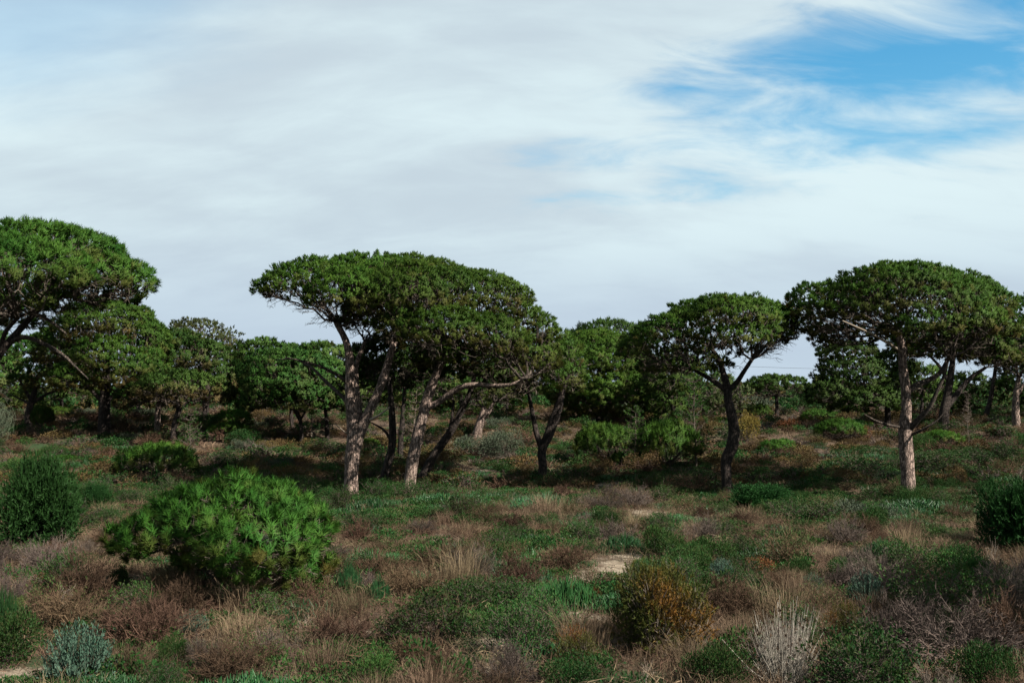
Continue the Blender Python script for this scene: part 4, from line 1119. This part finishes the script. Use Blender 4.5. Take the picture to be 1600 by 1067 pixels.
# ------------------------------------------------------------------ individual plants of the foreground
# the young pine bush
t = Tree('young_pine', 'bushy young pine, bright green rounded dome over bare crooked twigs', (352, 935), None, 61, cat='pine bush')
mb = MB()
for pts in ([(352, 935, 7), (350, 915, 6.5), (354, 890, 6), (360, 862, 5)], [(351, 920, 5), (330, 895, 4.4, 0.2), (300, 875, 3.6, 0.3), (260, 858, 2.6, 0.3)], [(352, 915, 5), (385, 888, 4.4, -0.3), (425, 870, 3.4, -0.4), (460, 862, 2.4, -0.4)],
            [(352, 905, 4.5), (350, 880, 4, -0.5), (340, 855, 3, -0.8)], [(352, 905, 4.5), (372, 880, 4, 0.6), (400, 845, 3, 0.9)]):
    t.stem(pts, extra=mb, start_at_base=(pts[0][1] == 935), sides=8)
link('trunk', mb.mesh('trunk', [M['branch']], True), t.root)
t.tip_r = 0.04
t.crown([(375, 815, 122, 54, 0), (300, 785, 26, 22, 0.2), (430, 778, 30, 26, 0), (255, 806, 24, 20, 0), (492, 822, 24, 24, 0), (186, 838, 20, 14, 0), (370, 762, 36, 22, 0.2), (262, 838, 74, 38, 0), (440, 830, 76, 56, -0.1), (472, 872, 44, 46, -0.3), (330, 800, 90, 42, 0.4), (210, 848, 30, 22, 0), (400, 850, 90, 55, -0.7), (425, 888, 76, 42, -0.3), (235, 858, 48, 22, 0), (470, 900, 38, 34, 0), (345, 870, 70, 30, 0.6)],
        sp=0.19, clump_r=0.10, n_tuft=4, n_needle=52, L=0.15, w=0.011, mat='needle_young', kmain=18, dead=520, low=-0.4, gap=0.2, sag=0.16, twig_r=0.0075, dry=0.7, sub_n=6, up=0.7, tip_r=0.04, dead_len=0.45)

DARK = 'dark evergreen shrubs at the edges of the clearing'
put('dark', 'evergreen_shrub', 'tall dense dark green shrub at the left picture edge', 'shrub', 58, 857, 150, 142, DARK)
put('dark', 'evergreen_shrub', 'dark green shrub filling the right picture edge', 'shrub', 1592, 868, 150, 118, DARK)
put('dark', 'evergreen_shrub', 'smaller dark shrub between the tall left shrub and the young pine', 'shrub', 150, 800, 60, 44, DARK)
put('dark', 'evergreen_shrub', 'low dark green mound right of the S-curved trunk', 'shrub', 1190, 800, 120, 44, DARK)
put('silver', 'silver_bush', 'silvery blue-green bush by the pale sand in the bottom left corner', 'shrub', 122, 1062, 128, 88)
SIL = 'small silvery shrubs in the scrub'
put('silver', 'silver_bush', 'pale silvery shrub at the far right among grey twigs', 'shrub', 1352, 948, 60, 56, SIL)
put('silver', 'silver_bush', 'small silvery tuft left of the red-brown patch', 'shrub', 1128, 905, 54, 34, SIL)
put('silver', 'silver_bush', 'small silvery tuft right of the stalk clump', 'shrub', 1270, 930, 40, 36, SIL)
put('silver', 'silver_bush', 'grey-green feathery tuft below the young pine', 'shrub', 300, 990, 56, 36, SIL)

# rust and olive juniper
jr = MB()
me = spray_bush(301, M['juniper'], n=2300, k=16, h=1.05, L=0.05, w=0.015, lumps=22, spray=0.15, core=0.6, orange=0.0)
FORM['juniper'] = [me, spray_bush(302, M['juniper'], n=800, k=14, L=0.055, w=0.016, orange=0.05), spray_bush(303, M['juniper'], n=800, k=14, L=0.055, w=0.016, orange=-0.3)]
put('juniper', 'juniper_bush', 'big olive and rust coloured bush in the foreground right of the sand', 'shrub', 1032, 1020, 172, 138, rot=0.4)
JUN = 'smaller olive bushes'
put('juniper', 'juniper_bush', 'small tan and olive bush left of the big rust bush', 'shrub', 905, 1045, 90, 66, JUN)
put('juniper', 'juniper_bush', 'small olive bush right of the bleached stalk clump', 'shrub', 1318, 1000, 70, 62, JUN)
FORM['stalks'] = [stalk_clump(311), stalk_clump(312, 50)]
put('stalks', 'stalk_clump', 'clump of tall bleached upright stalks in the foreground', 'dry plant', 1226, 1072, 165, 128)
FORM['globe'] = [globe_tangle(315)]
put('globe', 'tangle_bush', 'pale ball-shaped tangle of bare stems at the left edge', 'shrub', -14, 692, 62, 66)

SUC = 'patches of succulent ground plants'
for (lab, px, py, w, h) in [('bright green patch of finger-leaved succulents left of the sand', 880, 945, 130, 46), ('fleshy green succulent clump right of the young pine', 545, 925, 50, 46),
                            ('green succulent clump beside the dry grass under the clearing centre', 592, 940, 48, 44), ('succulent patch behind the right hand scrub', 1385, 875, 90, 36),
                            ('low succulent mat right of the sandy spot', 975, 862, 84, 30), ('succulent tuft in brown scrub near the frame middle', 752, 888, 44, 26),
                            ('low green succulent mat in front of the leaning pale pine', 700, 790, 150, 22), ('green succulent mat at the foot of the twin-stemmed pine', 590, 800, 120, 24),
                            ('succulent mat in front of the V-forked pine', 850, 790, 120, 20), ('deep green mat at the foot of the straight pine', 1440, 800, 150, 22),
                            ('long green mat right of the clearing middle', 1060, 822, 110, 22), ('bright leafy mat at the bottom left edge', 5, 985, 50, 70)]:
    put('succulent', 'succulent_patch', lab, 'succulent', px, py, w, h, SUC)

LOW = 'green leafy shrubs of the foreground'
for (lab, kind, px, py, w, h) in [
    ('small lime green sprig on the left edge scrub', 'lime', 22, 958, 36, 30), ('green shrub right of the silvery corner bush', 'leafy', 268, 1045, 60, 56),
    ('two-lobed dark green shrub at the bottom middle', 'leafy', 590, 1062, 110, 52), ('bright green shrub on the bottom edge under the rust bush', 'leafy', 900, 1075, 120, 52),
    ('green nettle-like shrub right of the stalk clump at the bottom', 'lime', 1345, 1062, 120, 74), ('green shrub in the bottom right corner', 'leafy', 1535, 1072, 130, 70),
    ('broad green-topped heath bush in the middle foreground', 'green_heath', 672, 1005, 165, 88), ('green and brown bush beside the succulent patch', 'green_heath', 808, 1020, 140, 76),
    ('green shrub among the brown twigs left of the young pine', 'green_heath', 92, 925, 90, 66), ('low green tops on brown twigs at bottom left', 'half_heath', 395, 1048, 120, 66),
    ('green shrub topping the grey twig thicket on the right', 'green_heath', 1470, 968, 170, 92), ('green bush right of the red-brown patch', 'leafy', 1245, 905, 70, 36),
    ('green tuft in front of the young pine', 'green_heath', 425, 968, 110, 50), ('low green bush left below the young pine', 'leafy', 185, 920, 50, 42),
    ('rounded green bush in mid scrub right of the succulents', 'leafy', 1330, 905, 80, 36), ('grey-green brush in front of the straight pine', 'grey', 1350, 815, 110, 34),
    ('brownish green brush left of the straight pine foot', 'green_heath', 1285, 818, 110, 40)]:
    put(kind, 'leafy_shrub', lab, 'shrub', px, py, w, h, LOW)

BRN = 'brown heath bushes of the foreground'
for (lab, kind, px, py, w, h) in [
    ('dark olive bush low at the bottom right of the rust bush', 'leafy', 1120, 1072, 120, 70), ('tall straw grass tuft at the bottom left of the frame middle', 'tussock', 505, 1050, 130, 70),
    ('straw grass tuft right of the silvery corner bush', 'tussock', 205, 1055, 110, 60), ('grey twig bush at the bottom middle right', 'heath_grey', 795, 1066, 120, 66),
    ('tall brown bush at the right edge behind the bottom corner', 'heath', 1575, 1020, 150, 100), ('straw tuft right of the rust bush', 'tussock', 1150, 1010, 100, 62),
    ('straw tuft below the young pine middle', 'tussock', 380, 1000, 150, 56), ('dark green bush in the far right scrub', 'leafy', 1495, 905, 110, 52),
    ('fine mauve-brown twig bush in mid clearing', 'heath', 800, 925, 110, 62), ('mauve-brown twig bush left of the mid clearing one', 'heath', 690, 890, 120, 48),
    ('round brown twig bush right of the young pine', 'heath', 562, 850, 76, 44), ('tan brown bush above the succulent patch', 'heath', 880, 892, 100, 48),
    ('pinkish grey twig bush below the tall dark shrub', 'heath_grey', 72, 895, 100, 60), ('grey-brown round bush at the left edge', 'heath_grey', 12, 945, 76, 60),
    ('red-brown heath bush at the bottom middle', 'heath', 685, 1062, 100, 48), ('wide brown thicket left of the middle foreground', 'heath', 240, 1010, 190, 80),
    ('brown thicket behind the silvery corner bush', 'heath', 110, 990, 190, 74), ('reddish thicket at the bottom left middle', 'heath', 350, 1065, 150, 66),
    ('brown bush right of the rust bush', 'heath', 1130, 965, 130, 70), ('grey twig thicket filling the right foreground', 'heath_grey', 1500, 1030, 220, 100),
    ('grey-brown thicket at the far right edge', 'heath_grey', 1590, 960, 140, 100), ('brown thicket right of the bleached stalks', 'heath_grey', 1410, 1010, 150, 90),
    ('reddish brown heath left of the sandy spot', 'heath', 640, 935, 120, 56)]:
    put(kind, 'heath_bush', lab, 'shrub', px, py, w, h, BRN)
for (lab, px, py, w, h) in [('red-brown low leafy patch behind the stalk clump', 1180, 895, 80, 26), ('small dead red-leaved shrub at the left edge scrub', 70, 918, 46, 26), ('small reddish patch beside the succulents', 935, 938, 40, 22)]:
    put('rust', 'rusty_shrub', lab, 'shrub', px, py, w, h, 'rust coloured low shrubs')
for (lab, px, py, w, h) in [('bare bleached forked snag at the right edge', 1552, 890, 40, 52), ('thin bare snag beside the forked one', 1590, 905, 40, 44),
                            ('pale dead branch fan right of the bleached stalks', 1440, 1020, 70, 46), ('dead twig fan at the bottom under the rust bush', 1010, 1070, 80, 44),
                            ('bleached twigs right below the young pine', 478, 985, 46, 30), ('slanting dead stem in brown thicket on the left', 95, 960, 60, 50)]:
    put('snag', 'dead_snag', lab, 'dead plant', px, py, w, h, 'bare dead snags')

# ------------------------------------------------------------------ mid-ground shrubs
MID = 'shrubs between the clearing and the back pines'
for (lab, kind, nm, px, py, w, h) in [
    ('wide low pine bush with brown skirt behind the young pine', 'pine_dome', 'pine_bush', 243, 748, 122, 58),
    ('green pine bush left of the thin pale sapling', 'pine_dome', 'pine_bush', 945, 722, 98, 62),
    ('green pine bush right of the thin pale sapling', 'pine_dome', 'pine_bush', 1045, 732, 100, 78),
    ('green pine bush below the flat-topped small pine', 'pine_dome', 'pine_bush', 365, 672, 60, 34),
    ('small pine bush beside the low forked pine', 'pine_dome', 'pine_bush', 66, 672, 36, 40),
    ('small green pine bush right of the S-curved trunk', 'pine_dome', 'pine_bush', 1215, 712, 60, 28),
    ('pine bush far behind the S-curved trunk', 'pine_dome', 'pine_bush', 1184, 656, 48, 26),
    ('green pine bush left of the straight trunk', 'pine_dome', 'pine_bush', 1312, 688, 70, 36),
    ('round green pine bush behind the little far umbrella pine', 'pine_dome', 'pine_bush', 1282, 662, 60, 24),
    ('long bank of grey-green leafy shrub in front of the pale forked trunk', 'grey', 'grey_shrub', 745, 714, 100, 36),
    ('right end of the grey-green shrub bank', 'grey', 'grey_shrub', 790, 712, 80, 42),
    ('golden yellow leafy bush right of the S-curved trunk', 'yellow', 'yellow_bush', 1168, 688, 40, 46),
    ('small orange bush below the little far umbrella pine', 'rust', 'rusty_shrub', 1225, 675, 50, 22),
    ('brown mossy mound right of the straight pine', 'cushion', 'mound_shrub', 1490, 765, 66, 40),
    ('brown mossy mound left of the straight pine', 'cushion', 'mound_shrub', 1258, 738, 60, 40),
    ('brown mound beside the V-forked trunk', 'cushion', 'mound_shrub', 818, 748, 46, 30),
    ('tan mound right of the V-forked trunk', 'cushion', 'mound_shrub', 904, 748, 30, 26),
    ('dark brown mound under the green pine bushes', 'cushion', 'mound_shrub', 932, 745, 60, 36),
    ('olive mound behind the tall left shrub', 'cushion', 'mound_shrub', 165, 716, 46, 22),
    ('brown mound right of the leaning dark pine', 'cushion', 'mound_shrub', 1498, 684, 46, 16),
    ('rusty little mound left of the straight trunk', 'rust', 'rusty_shrub', 1345, 686, 34, 22),
    ('dark spreading mound right of the small green pine bush', 'cushion', 'mound_shrub', 1290, 668, 56, 20),
    ('tan tussock mound behind the crooked dark trunk', 'cushion', 'mound_shrub', 575, 735, 60, 26),
    ('broad dark heath right of the straight pine', 'green_heath', 'leafy_shrub', 1460, 735, 140, 34),
    ('green heath bank behind the straight pine', 'green_heath', 'leafy_shrub', 1350, 748, 120, 38),
    ('green heath at the right picture edge', 'green_heath', 'leafy_shrub', 1560, 725, 120, 40),
    ('tan and green brush below the green pine bushes', 'half_heath', 'heath_bush', 1085, 765, 110, 32),
    ('brown brush below the left green pine bush', 'half_heath', 'heath_bush', 960, 775, 90, 26)]:
    put(kind, nm, lab, 'shrub', px, py, w, h, MID)

SAP = 'thin young saplings'
for (i, (lab, px, py, hpx, tuft, spread)) in enumerate([
    ('thin sapling with straight pale stem between green pine bushes and S-curved trunk', 1087, 735, 140, True, 0.30), ('bare thin sapling between the two green pine bushes', 992, 735, 92, True, 0.34),
    ('feathery pale sapling in front of the flat-topped small pine', 300, 722, 82, True, 0.34), ('bare bleached sapling near the leaning dark pine', 1512, 680, 62, False, 0.22),
    ('slim upright dead sapling left of the twin-stemmed pine', 486, 695, 78, False, 0.22), ('slim dark sapling behind the leaning pale trunk', 648, 725, 120, True, 0.2)]):
    b = G(px, py); s = hpx * b[1] / F_PX
    r = link('pine_sapling', None, None, b); r.empty_display_size = 0.3
    tag(r, lab, 'sapling', SAP)
    for nm, me in sapling_parts(400 + i, tufts=tuft, spread=spread):
        o = link(nm, me, r); o.scale = (s, s, s)

# ------------------------------------------------------------------ scattered small bushes, each its own
placed = [(o.location.x, o.location.y, max(o.scale.x, 0.3)) for o in COL.objects if o.type == 'MESH' and o.parent is None and o.name.split('.')[0] not in ('ground',)]
def free(x, y, r):
    for (a, b, c) in placed:
        if (a - x) ** 2 + (b - y) ** 2 < (0.62 * (c + r)) ** 2: return False
    return True
SC_KINDS = {'heath': ('heath_bush', 'brown twig bush', 'small brown heath bushes'),
            'heath_grey': ('heath_bush', 'grey-brown twig bush', 'small grey heath bushes'),
            'green_heath': ('leafy_shrub', 'green-tipped heath bush', 'small green heath bushes'),
            'leafy': ('leafy_shrub', 'dense green leafy bush', 'small green leafy bushes'),
            'half_heath': ('heath_bush', 'green-brown bush', 'small mixed heath bushes'),
            'tussock': ('grass_tussock', 'straw grass tussock', 'straw grass tussocks'),
            'succulent': ('succulent_patch', 'green succulent mat', 'small succulent patches'),
            'silver': ('silver_bush', 'silvery bush', 'tiny silvery bushes')}
MARKS = [('the young pine bush', 352, 900), ('the tall dark left shrub', 60, 850), ('the silvery corner bush', 122, 1050), ('the big rust bush', 1032, 1000), ('the bleached stalk clump', 1228, 1050),
         ('the twin-stemmed pine', 548, 785), ('the leaning pale pine', 637, 785), ('the V-forked pine', 847, 758), ('the S-curved pine', 1136, 780), ('the straight pine', 1419, 785),
         ('the bright succulent patch', 880, 935), ('the pale sand spot', 960, 885), ('the right edge dark shrub', 1590, 860), ('the forked bleached snag', 1552, 885), ('the mauve-brown twig bush', 800, 905),
         ('the red-brown leafy patch', 1180, 890), ('the round brown twig bush', 562, 840), ('the two-lobed green shrub', 590, 1055), ('the broad green-topped bush', 672, 985), ('the pale dead branch fan', 1440, 1010),
         ('the bottom right green shrub', 1535, 1065), ('the low dark mound', 1190, 795), ('the pinkish grey twig bush', 72, 885), ('the wide low pine bush', 243, 745)]
USED = {}
def place_label(what, x, y, r):
    d = y * math.cos(PITCH) + (float(height(x, y)) - CAM_H) * math.sin(PITCH)
    v = (-y * math.sin(PITCH) + (float(height(x, y)) - CAM_H) * math.cos(PITCH)) / d
    px, py = CX + F_PX * x / d, CY - F_PX * v
    best = sorted(MARKS, key=lambda m: (m[1] - px) ** 2 + ((m[2] - py) * 2.2) ** 2)[:4]
    size = 'little' if r < 0.40 else 'wide' if r > 0.58 else 'small'
    for tier in range(2):
        for m in best:
            dx, dy = px - m[1], py - m[2]
            side = 'left of' if dx < -25 else 'right of' if dx > 25 else ''
            near = 'just ' if math.hypot(dx, dy * 2) < 110 else ''
            dep = 'in front and ' if dy > 22 else 'behind and ' if dy < -22 else ''
            rel = (near + dep + side) if side else ('in front of' if dy > 0 else 'behind')
            for sz in ((size,) if tier == 0 else ({'little': 'tiny', 'small': 'mid-sized', 'wide': 'broad'}[size],)):
                lab = '%s %s %s %s' % (sz, what, rel, m[0])
                if lab not in USED:
                    USED[lab] = 1
                    return lab
    return lab
nsc = 0; tries = 0
while nsc < 420 and tries < 20000:
    tries += 1
    y = 12.0 + 26 * rs.random() ** 1.2
    x = rs.uniform(-0.56, 0.56) * y
    if sand_amount(x, y) > 0.35: continue
    r = rs.uniform(0.28, 0.72) * (1.25 - 0.25 * float(sm(14, 24, y)))
    if not free(x, y, r): continue
    small = r < 0.42
    g = math.sin(x * 0.35 + 1.0) * math.cos(y * 0.3) + 0.5 * math.sin(x * 0.9 - y * 0.7) + 0.9 * float(sm(25, 33, y))
    ks = ['heath', 'heath', 'half_heath', 'heath_grey', 'tussock', 'tussock', 'tussock', 'green_heath', 'silver'] if g < 0.25 else ['green_heath', 'leafy', 'succulent', 'half_heath', 'green_heath', 'succulent']
    kind = ks[rs.integers(len(ks))]
    if kind == 'silver' and not small: kind = 'heath_grey'
    nm, lab, grp = SC_KINDS[kind]
    wpx = 2 * r * F_PX / y
    lab = place_label(lab, x, y, r)
    hh = {'succulent': 0.4, 'tussock': 1.1, 'silver': 0.9}.get(kind, 1.15) * r * rs.uniform(0.7, 1.2)
    put(kind, nm, lab, 'succulent' if kind == 'succulent' else 'grass tuft' if kind == 'tussock' else 'shrub', 0, 0, wpx, hh * F_PX / y, grp, p=(x, y, float(height(x, y))))
    placed.append((x, y, r)); nsc += 1

# medium shrubs on the bank behind the trunks, each its own
MARKS += [('the thick dark left trunk', 163, 690), ('the flat-topped small pine', 271, 695), ('the crooked pale trunk', 470, 700), ('the pale forked trunk', 745, 685), ('the left green pine bush', 945, 722),
          ('the right green pine bush', 1045, 732), ('the golden yellow bush', 1168, 688), ('the little far umbrella pine', 1214, 658), ('the leaning dark pine', 1474, 675), ('the patchy pale edge trunk', 1588, 668), ('the low forked pine', 45, 676)]
BANK = {'pine_dome': ('pine_bush', 'bushy green pine bush', 'small pine bushes on the bank'), 'cushion': ('mound_shrub', 'brown mound shrub', 'brown mound shrubs on the bank'), 'green_heath': ('leafy_shrub', 'green heath shrub', 'green heath shrubs on the bank'),
        'half_heath': ('heath_bush', 'green-brown heath shrub', 'mixed heath shrubs on the bank'), 'grey': ('grey_shrub', 'grey-green shrub', 'grey-green shrubs on the bank'), 'leafy': ('leafy_shrub', 'dense leafy shrub', 'leafy shrubs on the bank'),
        'heath': ('heath_bush', 'brown twig shrub', 'brown twig shrubs on the bank'), 'tussock': ('grass_tussock', 'tan grass tussock', 'tan tussocks on the bank')}
nb = 0; tries = 0
while nb < 150 and tries < 5000:
    tries += 1
    y = 37.5 + 24 * rs.random(); x = rs.uniform(-0.56, 0.56) * y
    if sand_amount(x, y) > 0.4: continue
    ks = list(BANK); kind = ks[rs.choice(8, p=[0.10, 0.20, 0.18, 0.14, 0.07, 0.11, 0.12, 0.08])]
    r = rs.uniform(0.45, 1.05)
    if not free(x, y, r): continue
    nm, what, grp = BANK[kind]
    hh = r * rs.uniform(0.6, 1.0)
    put(kind, nm, place_label(what, x, y, r * 0.6), 'grass tuft' if kind == 'tussock' else 'shrub', 0, 0, 2 * r * F_PX / y, hh * F_PX / y, grp, p=(x, y, float(height(x, y))))
    placed.append((x, y, r)); nb += 1

# ------------------------------------------------------------------ uncountable ground cover
def field(n, y0, y1, rng, half=0.58, pw=1.0):
    y = y0 + (y1 - y0) * rng.random(n) ** pw
    # even on the ground: accept by width
    keep = rng.random(n) < ((half * y + 3.5) / (half * y1 + 3.5))
    y = y[keep]; x = rng.uniform(-1, 1, len(y)) * (half * y + 3.5)
    return x, y

def scatter(name, label, cat, protos, x, y, s0, s1, rng, sink=0.02, zs=(0.8, 1.2)):
    z = height(x, y) - sink
    n = len(x)
    s = rng.uniform(s0, s1, n)
    rot = np.stack([rng.normal(0, 0.08, n), rng.normal(0, 0.08, n), rng.uniform(0, 6.28, n)], 1)
    scl = np.stack([s, s, s * rng.uniform(zs[0], zs[1], n)], 1)
    return instance_stuff(name, label, cat, protos, np.stack([x, y, z], 1), rot, scl, rng.integers(0, len(protos), n))

def patch(x, y):
    return np.sin(x * 0.35 + 1.0) * np.cos(y * 0.3) + 0.5 * np.sin(x * 0.9 - y * 0.7) + 0.35 * np.sin(2.1 * x + 1.3 * y)

rg = np.random.default_rng(9)
lowgrass = [grass_tuft(500 + i, M['straw'], n=60, h=0.42, w=0.008, r=0.5, lean=0.8) for i in range(4)]
lowtang = [tangle_mat(510 + i, M['heath'], n=110, h=0.26) for i in range(3)] + [tangle_mat(515 + i, M['straw'], n=110, h=0.24) for i in range(2)]
lowgreen = [leafy_dome(520 + i, M['leaf'], n=620, leaf_l=0.085, leaf_w=0.045, h=0.35, lumps=6, n_twig=10) for i in range(3)] + [succulent_patch(530, n=200, h=0.2, dome=0.1, thick=0.022)]
# dry grass and stems
x, y = field(6600, 8.5, 40, rg, 0.60)
s = sand_amount(x, y); k = (s < 0.3 + 0.9 * rg.random(len(x)) ** 2); x, y = x[k], y[k]
g = patch(x, y) + 0.9 * sm(25, 33, y)
k = rg.random(len(x)) < np.where(g < 0.3, 0.95, 0.25)
scatter('dry_grass', 'dry straw coloured grass covering the open ground', 'grass', lowgrass, x[k], y[k], 0.35, 0.85, rg)
x, y = field(6400, 8.5, 44, rg, 0.60)
s = sand_amount(x, y); k = (s < 0.3 + 0.9 * rg.random(len(x)) ** 1.5); x, y = x[k], y[k]
g = patch(x, y) + 0.9 * sm(25, 33, y)
k = rg.random(len(x)) < np.where(g < 0.3, 0.95, 0.3)
scatter('dead_stems', 'brown tangle of dead heath stems over the ground', 'undergrowth', lowtang, x[k], y[k], 0.45, 0.95, rg)
x, y = field(11000, 8.5, 48, rg, 0.60)
s = sand_amount(x, y); k = (s < 0.35); x, y = x[k], y[k]
g = patch(x, y) + 0.9 * sm(25, 33, y) - 0.4 * sm(36, 46, y)
k = rg.random(len(x)) < np.where(g > 0.35, 0.95, 0.16)
scatter('ground_cover', 'low green leafy cover creeping over the ground', 'ground cover', lowgreen, x[k], y[k], 0.35, 0.8, rg)
# the scrub on the dune behind, one mass
far = [twig_bush(540, M['heath'], n_stem=18, n_sub=6, n_fine=3, w=0.03, h=0.7), twig_bush(541, M['heath_grey'], n_stem=18, n_sub=6, n_fine=3, w=0.03, h=0.7),
       leafy_dome(542, M['leaf'], n=700, leaf_l=0.13, leaf_w=0.07, n_twig=20), leafy_dome(543, M['cushion'], n=700, leaf_l=0.13, leaf_w=0.06, n_twig=20),
       twig_bush(544, M['heath_grey'], n_stem=18, n_sub=6, n_fine=3, w=0.03, h=0.7, leaf=M['leaf'], n_leaf=500, leaf_l=0.12, leaf_w=0.06), tangle_mat(545, M['straw'], n=120, w=0.025), twig_bush(546, M['heath'], n_stem=18, n_sub=6, n_fine=3, w=0.03, h=0.55), grass_tuft(547, M['straw'], n=60, w=0.03, r=0.9, h=0.5, lean=0.9), leafy_dome(548, M['cushion'], n=500, leaf_l=0.12, leaf_w=0.05, n_twig=20, h=0.5), tangle_mat(549, M['straw'], n=120, w=0.03)]
x, y = field(9500, 37, 75, rg, 0.62)
s = sand_amount(x, y); k = (s < 0.35); x, y = x[k], y[k]
k = rg.random(len(x)) < 0.85; x, y = x[k], y[k]
scatter('scrub', 'low mixed brown and green scrub on the rising dune', 'undergrowth', far, x, y, 0.3, 0.85, rg, zs=(0.6, 1.1))
x, y = field(2600, 70, 190, rg, 0.62)
farb = [leafy_dome(550 + i, M[m], n=600, leaf_l=0.16, leaf_w=0.09, n_twig=10, h=0.9) for i, m in enumerate(('leaf', 'leaf', 'leaf_dark', 'cushion', 'lime' if False else 'greyleaf'))]
scatter('far_scrub', 'distant green brush along the dune crest', 'undergrowth', farb, x, y, 0.7, 2.0, rg, zs=(0.7, 1.2))

# power line crossing the gap far behind
mb = MB(); rr = np.random.default_rng(3)
a, b = P(900, 560, 160.0), P(1640, 580, 160.0)
for dz in (0.0, -1.1):
    p0, p2 = a + np.array([0, 0, dz]), b + np.array([0, 0, dz]); p1 = (p0 + p2) / 2 - np.array([0, 0, 1.2])
    if dz == 0.0:
        mb.add(bez_tubes(p0, p1, p2, 0.02, 0.02, 24, 4, rr))
cable = link('power_line', mb.mesh('power_line', [M['bark_shaded']]))
tag(cable, 'thin overhead cable crossing the sky gap right of the S-curved pine', 'cable')
print('objects', len(COL.objects), 'tris', sum(len(m.polygons) for m in bpy.data.meshes))
